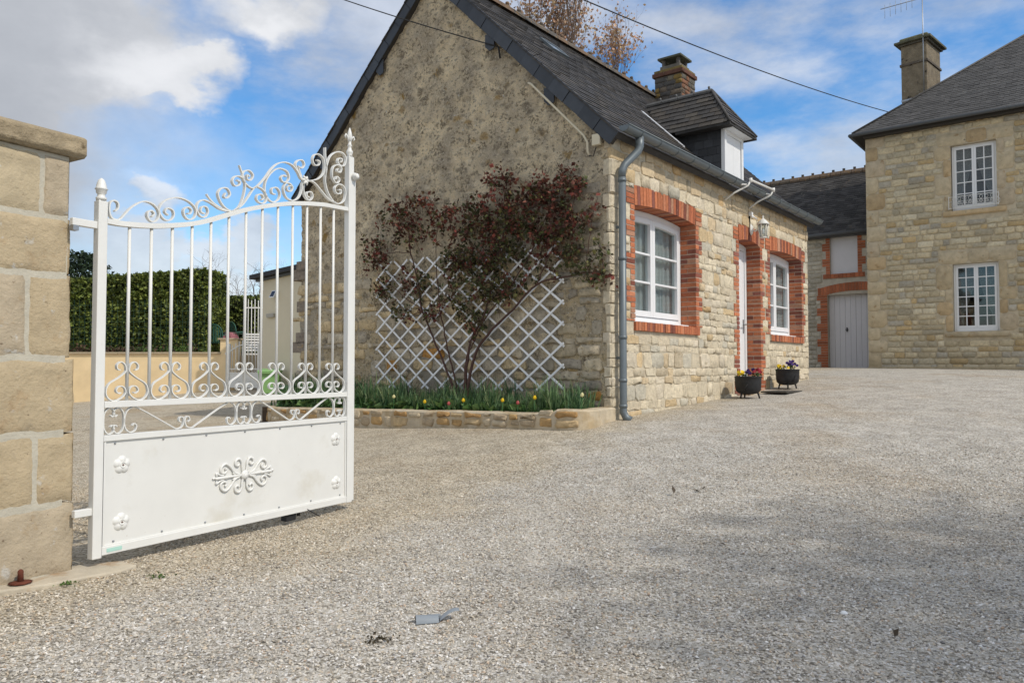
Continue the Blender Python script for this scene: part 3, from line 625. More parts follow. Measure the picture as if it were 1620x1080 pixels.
    while z < 3.35:
        h = random.uniform(.09, .19); v = .10+random.random()*.04
        while v < WID-.1:
            wd = random.uniform(.16, .45); dens = .88 if (v < 1.0 and z < 3.0) else (.72 if z < 2.2 else .28)
            if z > 2.3 and v > 1.0: dens = 0
            if random.random() < dens:
                lo = z < 2.4 and v > .9; t_ = random.choice([(.60, .475, .29), (.54, .42, .25), (.50, .43, .32), (.45, .39, .30)]) if lo else random.choice([(.48, .41, .30), (.40, .35, .27), (.33, .29, .23), (.52, .44, .31)])
                if random.random() < .04 and z < 1.2: t_ = (.46, .24, .07)
                k = random.uniform(.85, 1.12); t_ = tuple(q*k for q in t_)
                st.add(rubble(rrect(v+.012, v+wd-.012, z+.01+jit(.01), z+h-.01+jit(.01), .016), GWF, random.uniform(.008, .026), .02, -.02, t_, .008), (0, v, z), math.sqrt(wd*h))
            v += wd
        z += h
    # toothing stones left sticking out at the far corner
    for zz, L0 in ((1.25, .22), (1.40, .10), (2.42, .24), (2.55, .1), (.75, .12), (1.9, .08)):
        st.add(MB().box((-.02, WID-.15, zz), (.30, WID+L0, zz+.17), (.24, .20, .16)), (0, WID, zz), .3)
    st.finish()
    # the other walls, plain from here
    MB().box((.02, WID-.4, -.2), (LEN-.02, WID, EZ)).build('rear_wall', M_mortar, cot)
    q = MB(); q.prism([(0, -.2), (WID, -.2), (WID, EZ-.05), (RV, RZ-.1), (0.0, EZ-.05)], lambda p, z, d: (LEN-.001-d, p+.0, z), 0, .3); q.build('end_wall', M_mortar, cot)
    q = MB(); q.prism([(.46, -.2), (WID-.42, -.2), (WID-.42, EZ-.1), (RV, RZ-.3), (.46, EZ-.1)], lambda p, z, d: (d, p, z), .06, .25); q.build('gable_core', M_mortar, cot)
    MB().box((.26, .9, .45), (LEN-.4, .95, 3.5)).build('partition', mat('inner_wall', (.22, .21, .19), .9), cot)
gable_wall()
def croof():
    sl = math.hypot(RV+.12, RZ-3.66); cz, cy = (RZ-3.66)/sl, (RV+.12)/sl       # right slope from (-.12,3.66)
    nR = (0, -cz, cy)
    fR = lambda x, l, d: (x, -.12+l*cy+nR[1]*d, 3.66+l*cz+nR[2]*d)
    slL = math.hypot(5.95-RV, RZ-3.75); cy2, cz2 = (5.95-RV)/slL, (RZ-3.75)/slL
    fL = lambda x, l, d: (x, 5.95-l*cy2+cz2*d, 3.75+l*cz2+cy2*d)
    r = MB()
    for f, s_ in ((fR, sl), (fL, slL)):
        r.add([f(-.07, 0, -.07), f(LEN+.08, 0, -.07), f(LEN+.08, s_, -.07), f(-.07, s_, -.07), f(-.07, 0, 0), f(LEN+.08, 0, 0), f(LEN+.08, s_, 0), f(-.07, s_, 0)],
              [(0, 3, 2, 1), (4, 5, 6, 7), (0, 1, 5, 4), (1, 2, 6, 5), (2, 3, 7, 6), (3, 0, 4, 7)])
    roof = r.build('roof', mat('roof_boarding', (.045, .043, .042), .8, var=.2), cot)
    pc = Pieces('slate', M_slate, roof, cot)
    def clip(x, l): 
        return not (3.16 < x < 4.1 and l < 1.35+.0) and not (1.60 < x < 2.05 and 2.92 < l < 3.28)
    slates(pc, fR, -.10, LEN+.10, sl, .105, .215, SL, clip); slates(pc, fL, -.10, LEN+.10, slL, .21, .43, SL); pc.finish(minpx=8)
    # ridge tiles, each with a small crest
    rt = Pieces('ridge_tile', M_ridge, roof, cot); x = -.10
    while x < LEN+.05:
        q = MB(); w = .30; t = random.choice([(.12, .10, .08), (.16, .11, .075), (.10, .09, .08)]); n = 7; v = []
        for xx in (x+.004, x+w-.004):
            for k in range(n+1):
                th = math.pi*k/n; v.append((xx, RV-.13*math.cos(th), RZ-.05+.12*math.sin(th)))
        q.add(v, [(k, k+1, n+2+k, n+1+k) for k in range(n)]+[tuple(range(n+1)), tuple(range(n+1, 2*n+2))], t)
        q.box((x+w-.05, RV-.03, RZ+.05), (x+w+.02, RV+.03, RZ+.10), t); q.lathe([(.018, RZ+.1), (.035, RZ+.12), (.03, RZ+.15), (.012, RZ+.16)], (x+w-.015, RV, 0), 8, t)
        rt.add(q, (x, RV, RZ), .3); x += w
    rt.finish()
    # dark slates hung down both verges over the gable
    vs = Pieces('verge_slate', M_vslate, roof, cot); vt = lambda: (lambda k: (.036*k, .041*k, .050*k))(random.uniform(.8, 1.3))
    for side, f, s_ in ((0, fR, sl), (1, fL, slL)):
        l = -.02; k = 0
        while l < s_-.02:
            l1 = min(l+.30, s_+.04); H = -.155
            q = MB(); v = []
            for o in (-.080-.007*(k % 2)+jit(.002), -.068-.004*(k % 2)):
                for ll, d in ((l+.0, H+.0+jit(.006)), (l1-.006, H+jit(.006)), (l1-.006, .022), (l, .022)):
                    p = f(0, ll, d); v.append((o, p[1], p[2]))
            q.add(v, [(0, 1, 2, 3), (7, 6, 5, 4), (0, 4, 5, 1), (1, 5, 6, 2), (2, 6, 7, 3), (3, 7, 4, 0)], vt()); p = f(0, l, 0); vs.add(q, (-.07, p[1], p[2]), .28); l = l1; k += 1
        if side: vs.finish()
        # soffit between wall and slates
        q = MB(); v = [];
        for o in (-.066, .02):
            for ll, d in ((0, -.148), (s_, -.148), (s_, -.075), (0, -.075)):
                p = f(0, ll, d); v.append((o, p[1], p[2]))
        q.add(v, [(0, 1, 2, 3), (7, 6, 5, 4), (0, 4, 5, 1), (1, 5, 6, 2), (2, 6, 7, 3), (3, 7, 4, 0)]); q.build('verge_board', mat('verge_board', (.05, .045, .04), .8), roof)
    for (v, z) in ((.68, .0), (1.62, 0), (4.0, 0), (5.3, 0)):
        # slate covers over the purlin ends, hanging below the verge
        l = (v+.12)/cy if v < RV else (5.95-v)/cy2; f = fR if v < RV else fL; p = f(0, l, -.2)
        q = MB(); q.prism([(p[1]-.07, p[2]-.10), (p[1]+.01, p[2]-.125), (p[1]+.08, p[2]-.06), (p[1]+.08, p[2]+.1), (p[1]-.07, p[2]+.1)], GWF, .05, .066, vt()); q.build('purlin_cover', M_vslate, roof)
    # skylight
    q = MB(); lo = 2.92
    def bx(x0, x1, l0, l1, d0, d1, mb): 
        v = [fR(x, l, d) for d in (d0, d1) for x, l in ((x0, l0), (x1, l0), (x1, l1), (x0, l1))]; mb.add(v, [(3, 2, 1, 0), (4, 5, 6, 7), (0, 1, 5, 4), (1, 2, 6, 5), (2, 3, 7, 6), (3, 0, 4, 7)])
    for e in ((1.62, 1.66, 2.93, 3.27), (2.0, 2.04, 2.93, 3.27), (1.66, 2.0, 2.93, 2.97), (1.66, 2.0, 3.23, 3.27)): bx(e[0], e[1], e[2], e[3], 0, .045, q)
    s_ = q.build('skylight', M_zinc, cot); q = MB(); bx(1.66, 2.0, 2.97, 3.23, .01, .03, q); gm = mat('skylight_glass', (.35, .42, .52), .05, spec=1.0); q.build('pane', gm, s_)
    return fR, sl
fR, SLR = croof()
def gutter():
    g = MB(); r = .068; y0, z0 = -.19, 3.735; n = 9; x0, x1 = -.03, LEN+.12; v = []
    for x in (x0, x1):
        for rr in (r, r-.006):
            for k in range(n+1):
                th = math.pi+math.pi*k/n; v.append((x, y0+rr*math.cos(th), z0+rr*math.sin(th)))
    m = n+1
    f = [(k, k+1, 2*m+k+1, 2*m+k) for k in range(n)]+[(m+k+1, m+k, 3*m+k, 3*m+k+1) for k in range(n)]+[(0, 2*m, 3*m, m), (n, m+n, 3*m+n, 2*m+n)]
    g.add(v, f, smooth=True); g.tube([(x0, y0-r, z0), (x1, y0-r, z0)], .009, 8)
    for x in (x0, x1-.004): g.prism([(y0+r*math.cos(math.pi+math.pi*k/n), z0+r*math.sin(math.pi+math.pi*k/n)) for k in range(n+1)], lambda p, q, d, X=x: (X+d, p, q), 0, .004)
    go = g.build('gutter', M_zinc, cot)
    x = .30
    while x < LEN:
        b = MB(); v = [(x, y0+(r+.004)*math.cos(math.pi+math.pi*k/n), z0+(r+.004)*math.sin(math.pi+math.pi*k/n)) for k in range(n+1)]; v = [(x, -.06, z0+.03)]+v[::-1]+[(x, y0-r-.006, z0+.012)]
        b.tube(v, .006, 5); b.build('gutter_bracket', M_zinc, go); x += .46
    d = MB(); px_, py_ = .105, -.085
    d.tube([(.33, y0, z0-.05), (.33, y0, z0-.16), (.31, y0+.01, z0-.22), (px_+.04, py_-.01, z0-.40), (px_, py_, z0-.47), (px_, py_, z0-.55)], [.05, .05, .048, .046, .045, .044], 14)
    d.tube([(px_, py_, z0-.50), (px_, py_, .56), (px_, py_, .50), (px_+.01, py_-.03, .44), (px_+.03, py_-.08, .41)], .043, 16)
    dp = d.build('downpipe', M_zinc, cot)
    for zz in (3.15, 2.25, 1.35, .86, .57): MB().tube([(px_, py_, zz-.018), (px_, py_, zz+.018)], .049, 16).build('pipe_collar', M_zinc, dp)
    for zz in (2.6, 1.1): MB().box((px_-.012, -.05, zz), (px_+.012, .01, zz+.03)).build('pipe_clip', M_zinc, dp)
gutter()
def dormer():
    x0, x1, zb, ze = 3.26, 3.98, 3.72, 4.60; c = (x0+x1)/2; y0 = .02
    zr = lambda y: 3.66+(RZ-3.66)/(RV+.12)*(y+.12)
    q = MB()     # slate-hung cheeks
    for x in (x0+.03, x1-.03-.03): q.prism([(y0+.03, zb), (1.1, zr(1.1)-.1), (1.1, ze), (y0+.03, ze)], lambda p, z, d, X=x: (X+d, p, z), 0, .03)
    d = q.build('dormer', mat('roof_boarding'), cot)
    q = MB(); q.box((x0, y0-.02, zb), (x0+.07, y0+.04, ze)); q.box((x1-.07, y0-.02, zb), (x1, y0+.04, ze)); q.box((x0+.07, y0-.018, ze-.1), (x1-.07, y0+.04, ze)); q.box((x0+.07, y0-.018, zb), (x1-.07, y0+.04, zb+.16)); q.build('dormer_frame', M_pvc, d, bevel=.004)
    for i in range(2):
        a = x0+.075+i*(x1-x0-.15)/2; q = MB().box((a+.002, y0, zb+.162), (a+(x1-x0-.15)/2-.002, y0+.03, ze-.102)); q.build('shutter_board', M_pvc, d, bevel=.003)
    pc = Pieces('cheek_slate', M_vslate, d, cot); vt = lambda: (lambda k: (.030*k, .032*k, .036*k))(random.uniform(.75, 1.7))
    z = zb
    while z < ze-.02:
        y = y0+.03-(.06 if int(z/.12) % 2 else 0)
        while y < 1.1:
            a, b = max(y, y0+.045), y+.15
            if zr((a+b)/2) < z+.17 and b > a+.02: pc.add(MB().add([(x0+.018, a, z), (x0+.018, b-.004, z+jit(.004)), (x0+.026, b-.004, z+.14), (x0+.026, a, z+.14), (x0+.03, a, z), (x0+.03, b, z), (x0+.03, b, z+.14), (x0+.03, a, z+.14)], [(3, 2, 1, 0), (0, 1, 5, 4), (0, 4, 7, 3), (1, 2, 6, 5), (2, 3, 7, 6)], vt()), (x0, y, z), .13)
            y += .15
        z += .12
    pc.finish()
    # hipped roof
    ya, yb, eo, rz = .36, 1.55, 4.585, 5.30; X0, X1, Y0 = x0-.17, x1+.17, y0-.17; ybk = .72
    core = MB(); V = [(X0, Y0, eo), (X1, Y0, eo), (c, ya, rz), (c, yb, rz+.0), (X0, ybk, eo), (X1, ybk, eo)]
    core.add(V+[(X0, Y0, eo-.03), (X1, Y0, eo-.03), (X0, ybk, eo-.03), (X1, ybk, eo-.03)], [(0, 1, 2), (0, 2, 3, 4), (1, 5, 3, 2), (0, 6, 7, 1), (0, 4, 8, 6), (1, 7, 9, 5), (6, 8, 9, 7)]); core.build('dormer_roof', mat('roof_boarding'), d)
    MB().box((x0-.02, Y0+.02, eo-.042), (x1+.02, y0+.0, eo-.032)).build('soffit', M_pvc, d)
    pr = Pieces('roof_slate', M_slate, d, cot)
    def planef(O, X, U):
        O, X, U = Vector(O), Vector(X).normalized(), Vector(U).normalized(); n = X.cross(U)
        return lambda x, l, dd: tuple(O+X*x+U*l+n*dd)
    hip = ya-Y0; lf = math.hypot(X1-c, rz-eo)
    f = planef((X0, yb, eo), (0, -1, 0), (c-X0, 0, rz-eo)); LL = yb-Y0
    slates(pr, f, 0, LL, lf, .105, .2, SL, lambda x, l: eo+(rz-eo)*l/lf > zr(yb-x)-.05, clamp=lambda l: (0, LL-hip*l/lf), ov=1.25)
    f = planef((X1, Y0, eo), (0, 1, 0), (c-X1, 0, rz-eo))
    slates(pr, f, 0, LL, lf, .105, .2, SL, lambda x, l: eo+(rz-eo)*l/lf > zr(Y0+x)-.05, clamp=lambda l: (hip*l/lf, LL), ov=1.25)
    f = planef((X0, Y0, eo), (1, 0, 0), (0, hip, rz-eo)); lh = math.hypot(hip, rz-eo)
    slates(pr, f, 0, X1-X0, lh, .105, .2, SL, clamp=lambda l: (l/lh*(c-X0), (X1-X0)-l/lh*(c-X0)), ov=1.25)
    pr.finish()
    for i in range(4):
        y = ya+.0+i*.28; q = MB(); q.tube([(c, y+.003, rz-.0), (c, y+.275, rz-.0)], .045, 8, smooth=False); q.lathe([(.012, rz+.04), (.02, rz+.06), (.015, rz+.085)], (c, y+.04, 0), 6); q.build('ridge_tile', mat('zinc_ridge', (.13, .13, .13), .7, var=.2), d)
    for A, B in (((X0, Y0, eo+.02), (c, ya, rz+.02)), ((X1, Y0, eo+.02), (c, ya, rz+.02))): MB().tube([A, B], .022, 6, tint=(.07, .066, .062)).build('hip_roll', M_slate, d)
    # white flashing where dormer roof meets the main roof
    q = MB(); a = (X0-.03, .62); b = (X0-.03, 1.22)
    q.add([(X0-.02, .55, zr(.55)+.03), (X0-.10, .55, zr(.55)+.025), (X0-.10, 1.25, zr(1.25)+.025), (X0-.02, 1.25, zr(1.25)+.03), (X0-.02, .55, zr(.55)-.0), (X0-.10, .55, zr(.55)), (X0-.10, 1.25, zr(1.25)), (X0-.02, 1.25, zr(1.25))], [(3, 2, 1, 0), (0, 1, 5, 4), (1, 2, 6, 5), (2, 3, 7, 6), (3, 0, 4, 7)]); q.build('flashing', mat('pale_flashing', (.50, .52, .56), .5), d)
dormer()
def cchimney():
    x0, y0, x1, y1 = 6.4, 2.2, 7.0, 2.8; q = MB(); q.box((x0, y0, 5.4), (x1, y1, 6.92), (.13, .11, .09)); ch = q.build('chimney', M_chim, cot, bevel=.012)
    pc = Pieces('chimney_stone', M_chim, ch, cot); z = 6.1; 
    while z < 6.88:
        h = .1
        for a, b in course(0, y1-y0, .12, .3): pc.add(rubble(rrect(y0+a+.005, y0+b-.005, z+.005, z+h-.005, .006), lambda p, q_, d: (x0-d, p, q_), .012, .01, -.01, random.choice([(.15, .12, .09), (.10, .09, .08), (.17, .15, .11), (.09, .085, .08), (.22, .15, .05)])), (x0, y0, z), .12)
        for a, b in course(0, x1-x0, .12, .3): pc.add(rubble(rrect(x0+a+.005, x0+b-.005, z+.005, z+h-.005, .006), lambda p, q_, d: (p, y0-d, q_), .012, .01, -.01, random.choice([(.17, .13, .10), (.12, .11, .09), (.20, .10, .06)])), (x0, y0, z), .12)
        z += h
    pc.finish(minpx=5)
    for k, (e, z0, z1, m) in enumerate([(.04, 6.92, 7.0, M_chim), (.01, 7.0, 7.06, M_chim), (-.08, 7.06, 7.16, M_chim)]):
        MB().box((x0-e, y0-e, z0), (x1+e, y1+e, z1), [(.13, .065, .045), (.17, .13, .05), (.15, .14, .12)][k]).build(['cornice', 'cornice', 'crown_slab'][k], m, ch, bevel=.006)
    for a in (x0+.11, x1-.17):
        for b in (y0+.11, y1-.17): MB().box((a, b, 7.16), (a+.06, b+.06, 7.29), (.12, .11, .1)).build('cowl_post', M_chim, ch)
    MB().box((x0+.04, y0+.04, 7.29), (x1-.04, y1-.04, 7.335), (.09, .095, .07)).build('cowl_slab', M_chim, ch, bevel=.008)
cchimney()

# ------------------------------------------------------------ things fixed on the cottage
def lamp():
    r = empty('wall_lantern', cw(4.18, 0, 3.12), ROT, 'small white wall lantern on a bracket above the cottage door', 'lantern')
    q = MB(); q.lathe([(.0, .0), (.045, .0), (.055, .012), (.04, .03), (.0, .035)], (0, 0, 0), 12, axis='y'); v = q.v; q.v = [(x, -y-.02, z*1.7+.05) for x, y, z in v]; q.build('wall_plate', M_white, r)
    MB().tube([(0, -.03, .05), (0, -.10, .02), (0, -.17, .06), (0, -.19, .16), (0, -.22, .18)], .012, 8).build('arm', M_white, r)
    y = -.22; q = MB(); q.lathe([(.0, .26), (.012, .24), (.008, .215), (.02, .2), (.05, .175), (.095, .125), (.10, .11), (.0, .11)], (0, y, 0), 6); q.build('lamp_cap', M_white, r)
    q = MB(); q.lathe([(.0, -.10), (.05, -.10), (.055, -.085), (.0, -.085)], (0, y, 0), 6)
    for k in range(6):
        th = 2*math.pi*k/6; q.tube([(.078*math.cos(th), y+.078*math.sin(th), .11), (.048*math.cos(th), y+.048*math.sin(th), -.085)], .007, 4)
    q.build('cage', M_white, r); MB().lathe([(.045, -.085), (.072, .11)], (0, y, 0), 6).build('glass_body', M_glass, r)
    MB().lathe([(.0, -.05), (.018, -.03), (.018, .03), (.0, .06)], (0, y, 0), 8).build('bulb', M_pvc, r)
lamp()
def sensor():
    r = empty('motion_sensor', cw(4.15, 0, 3.38), ROT, 'tiny white sensor with dark cable above the wall lantern', 'sensor')
    MB().box((-.025, -.07, 0), (.025, -.01, .06)).build('sensor_body', M_pvc, r, bevel=.008); MB().lathe([(.0, -.035), (.02, -.03), (.026, 0), (.0, 0)], (0, -.06, 0), 8).build('sensor_eye', M_pvc, r)
    MB().tube([(0, -.02, 0), (0, -.012, -.15)], .012, 6).build('sensor_cable', M_wire, r); MB().tube([(.02, -.06, .0), (.09, -.10, -.04)], .01, 6).build('sensor_arm', M_pvc, r)
sensor()
def rack():
    r = empty('drying_rack', cw(3.2, 0, 3.45), ROT, 'white folding rail on two braced arms under the cottage gutter', 'rail')
    for i, (x, z) in enumerate(((0, .02), (.94, .05))):
        tip = (x+.02, -.42, z+.42)
        tip = (x+.18, -.34, z+.28)
        MB().tube([(x, -.01, z), (x+.06, -.13, z+.10), (x+.15, -.31, z+.20), tip], .014, 8).build('arm', M_white, r)
        MB().tube([(x+.0, -.02, z+.24), (x+.12, -.3, z+.21)], .010, 6).build('brace', M_white, r)
        MB().lathe([(.0, -.035), (.024, -.03), (.024, .03), (0, .035)], (tip[0], tip[1], tip[2]), 8).build('joint', M_white, r)
    MB().tube([(.18, -.34, .30), (1.12, -.34, .33)], .016, 8).build('rail', M_white, r)
rack()
def jbox():
    r = empty('junction_box', cw(-.03, .16, 3.56), ROT, 'small ivory junction box with conduit at the top corner of the gable', 'junction box')
    MB().box((-.05, -.06, 0), (.0, .05, .13)).build('box_body', M_ivory, r, bevel=.008)
    MB().tube([(-.02, .10, -.10), (-.03, .115, -.05), (-.03, .12, .06), (-.035, .17, .15), (-.04, .93, .93), (-.03, .98, .96)], .014, 8).build('conduit', M_ivory, r)
    MB().tube([(-.03, .10, -.10), (-.03, .04, -.12), (-.03, .0, -.02)], .006, 6).build('cable', M_wire, r)
jbox()
def wires():
    def sag(a, b, s, n=24): return [a.lerp(b, k/n)-Vector((0, 0, s*4*(k/n)*(1-k/n))) for k in range(n+1)]
    a = cw(-.06, 1.62, 5.10); f = cam.location+pix(300, -95)*(13/pix(300, -95).y)
    mb = MB(); mb.tube(sag(f, a, .1), .008, 5); mb.tube([cw(-.06, 1.62, 5.10), cw(-.07, 1.3, 4.98), cw(-.06, 1.15, 4.9), cw(-.05, 1.3, 4.78), cw(-.05, 1.12, 4.85), cw(-.05, .95, 4.84)], .006, 5); mb.tube([a, cw(-.05, 1.60, 4.95)], .012, 5)
    tag(mb.build('overhead_cable', M_wire), 'black cable arriving from upper left and anchored high on the cottage gable', 'cable', 'overhead cables')
    b = cam.location+pix(1415, 180)*(20.6/pix(1415, 180).y); g = cam.location+pix(500, -190)*(9/pix(500, -190).y)
    tag(MB().tube(sag(g, b, .25), .011, 5).build('overhead_cable', M_wire), 'black cable sagging across the sky to the eaves of the tall house', 'cable', 'overhead cables')
wires()

# ------------------------------------------------------------ trellis, rose and flower bed at the gable
def trellis():
    r = empty('trellis', cw(-.05, 2.27, .74), ROT, 'white diamond lattice trellis fixed to the gable behind the climbing rose', 'trellis')
    v0, v1, z0, z1 = -1.63, 1.62, 0, 1.76; w, h = .325, .252; sl = h/w
    def clipline(c, s):      # z = s*v + c clipped to the rectangle
        P = []
        a, b = v0, v1
        lo, hi = sorted(((z0-c)/s, (z1-c)/s)); a, b = max(a, lo), min(b, hi)
        return (a, s*a+c, b, s*b+c) if b > a+.12 else None
    k = -30
    for s, dep in ((sl, .0), (-sl, -.012)):
        for k in range(-30, 31):
            q = clipline(k*h+.03, s)
            if not q: continue
            a, za, b, zb = q; l = math.hypot(b-a, zb-za); nx, nz = -(zb-za)/l*.0125, (b-a)/l*.0125
            ex, ez = (b-a)/l*.03, (zb-za)/l*.03; a -= ex; za -= ez; b += ex; zb += ez
            MB().prism([(a-nx, za-nz), (b-nx, zb-nz), (b+nx, zb+nz), (a+nx, za+nz)], lambda p, q_, d: (-d+dep, p, q_), 0, .009).build('lattice_strip', M_pvc, r)
trellis()
def gl(x, y, off=.12):
    """point of the photograph -> (off, v, z) on a sheet off metres in front of the gable"""
    d = pix(x, y); n = Vector((AX, AY, 0)); P = Vector((1.131-AX*off, 8.6-AY*off, 0)); t = (P-cam.location).dot(n)/d.dot(n); p = cam.location+d*t
    return (p.x-1.131)*-AY+(p.y-8.6)*AX, p.z
# leaf masses as (v, z, half width, half height, count, redness) on the gable, measured once
BL = [(645,352,46,34,900,.8),(600,392,26,20,300,.8),(585,408,16,12,120,.8),(668,325,22,12,200,.9),(632,330,16,10,120,.9),(618,440,26,26,180,.35),(604,455,20,12,120,.2),(690,352,12,40,60,.7),
      (728,345,32,28,500,.75),(792,292,20,20,350,.95),(768,340,34,28,600,.75),(772,385,44,38,950,.5),(740,425,38,30,700,.25),(715,400,22,26,300,.3),(775,440,28,34,520,.3),
      (880,300,40,24,700,.9),(912,285,14,16,130,.8),(850,345,52,34,1150,.7),(900,345,30,30,560,.7),(885,385,34,26,520,.6),(905,412,18,14,170,.4),(828,318,26,24,350,.8),(835,400,20,40,260,.2),(860,430,24,14,140,.5),
      (938,432,28,10,220,.25),(945,395,10,34,110,.2),(942,318,5,16,26,.8),(930,330,5,14,20,.8),(955,440,10,12,60,.2),
      (642,492,18,12,160,.2),(655,455,28,22,260,.3),(690,440,30,26,200,.5),(702,488,34,20,220,.4),(745,480,32,26,420,.15),(752,515,14,9,70,.15),(800,462,20,22,260,.3),(745,520,10,12,60,.9),(818,455,14,16,90,.2),(800,385,20,20,200,.5)]
def leaves(pts, size, cols, upbias=.3, quad=True, normal=None):
    """folded little leaves: two triangles each about a midrib"""
    n = len(pts); P = np.array(pts); r = np.random
    d = r.normal(size=(n, 3)); d[:, 2] += upbias*0; d /= np.linalg.norm(d, axis=1)[:, None]
    nn = r.normal(size=(n, 3)); 
    if normal is not None: nn = nn*.8+np.array(normal)
    nn[:, 2] += upbias; s = np.cross(d, nn); s /= np.linalg.norm(s, axis=1)[:, None]+1e-9; up = np.cross(s, d)
    L_ = size*r.uniform(.6, 1.3, (n, 1)); w = L_*r.uniform(.32, .42, (n, 1))
    a = P; b = P+d*L_*.45+s*w+up*L_*.10; c = P+d*L_; e = P+d*L_*.45-s*w+up*L_*.10; m = P+d*L_*.5-up*L_*.03
    V = np.stack([a, b, c, e, m], 1).reshape(-1, 3); F = (np.array([(0, 1, 4), (1, 2, 4), (2, 3, 4), (3, 0, 4)])[None]+(np.arange(n)*5)[:, None, None]).reshape(-1, 3)
    T = np.repeat(np.array(cols)*r.uniform(.6, 1.35, (n, 1)), 5, axis=0); return V, F, T
def rose():
    ro = empty('climbing_rose', cw(-.3, 2.15, .45), ROT, 'climbing rose with dark red young leaves trained over the trellis', 'climbing rose')
    O = (-.3, 2.15, .45); rel = lambda off, v, z: (-off-O[0], v-O[1], z-O[2])
    def path(pts, off0, off1, r0, r1, name='stem'):
        P = []; n = len(pts)
        cm = catmull(pts, 5); m = len(cm)
        for i, (x, y) in enumerate(cm):
            o = off0+(off1-off0)*min(1, i/m*3); v, z = gl(x, y, o); P.append(Vector(rel(o, v, z))+Vector((jit(.008), jit(.008), jit(.008))))
        MB().tube(P, [r0+(r1-r0)*i/(len(P)-1) for i in range(len(P))], 7).build(name, M_rosestem, ro)
    S = [([(733,650),(712,600),(690,545),(668,490),(662,450),(650,400),(645,350)],.3,.10,.017,.007),([(733,650),(722,610),(712,570),(702,520),(695,480),(690,420)],.3,.10,.014,.006),
         ([(738,652),(742,600),(752,560),(775,525),(810,490),(850,450),(885,440),(925,432),(955,428)],.3,.12,.022,.006),([(736,650),(738,590),(745,540),(765,500),(780,450),(790,400),(800,350),(795,290)],.28,.12,.018,.006),
         ([(737,640),(735,590),(740,560),(750,540),(770,500),(805,455),(840,400),(860,350),(885,300)],.28,.14,.012,.005),([(850,450),(862,420),(880,380),(905,330),(912,285)],.13,.13,.009,.004),([(925,432),(932,380),(940,330),(946,312)],.12,.1,.006,.003),
         ([(668,490),(640,470),(615,450),(600,455)],.1,.12,.007,.003),([(650,400),(620,400),(590,405)],.1,.16,.006,.003),([(690,420),(690,380),(695,345)],.1,.1,.005,.003),([(780,450),(750,440),(735,420),(725,380)],.12,.14,.008,.004),([(668,490),(650,500),(640,500)],.1,.14,.006,.003),([(955,428),(950,400),(946,372)],.12,.1,.005,.003)]
    for s in S: path(*s)
    pts = []; cols = []; twigs = MB()
    for (x, y, rx, ry, n, red) in BL:
        nc = max(3, n//22)
        for _ in range(nc):      # leaves sit in sprays on short shoots, which leaves gaps between
            while True:
                a, b = jit(1), jit(1)
                if a*a+b*b < 1: break
            o = random.uniform(.05, .24); v, z = gl(x+a*rx*1.08, y+b*ry*1.08, o); cx = Vector(rel(o, v, z))
            dr = Vector((jit(.07)-.02, jit(.1), random.uniform(.0, .15))); base = cx-dr*1.2; twigs.tube([base, cx-dr*.3, cx+dr*.8], [.003, .0025, .0015], 3, cap=False, smooth=False)
            isr = random.random() < red
            for k in range(max(4, int(n/nc*.62))):
                t = random.random(); p = cx+dr*(t*1.8-1)+Vector((jit(.045), jit(.055), jit(.05))); pts.append(p)
                cols.append(random.choice([(.13, .05, .035), (.085, .026, .020), (.065, .024, .018), (.05, .024, .016), (.12, .032, .024), (.045, .030, .016)]) if isr and random.random() < .85 else random.choice([(.040, .050, .020), (.055, .068, .024), (.035, .038, .018), (.10, .10, .035), (.07, .045, .024)]))
    V, F, T = leaves(pts, .056, [(c[0]*1.55, c[1]*1.45, c[2]*1.35) for c in cols], .3); from_arrays('foliage', V, F, T, M_dull, ro, kind='stuff')
    twigs.build('twigs', M_rosestem, ro, kind='stuff')
rose()
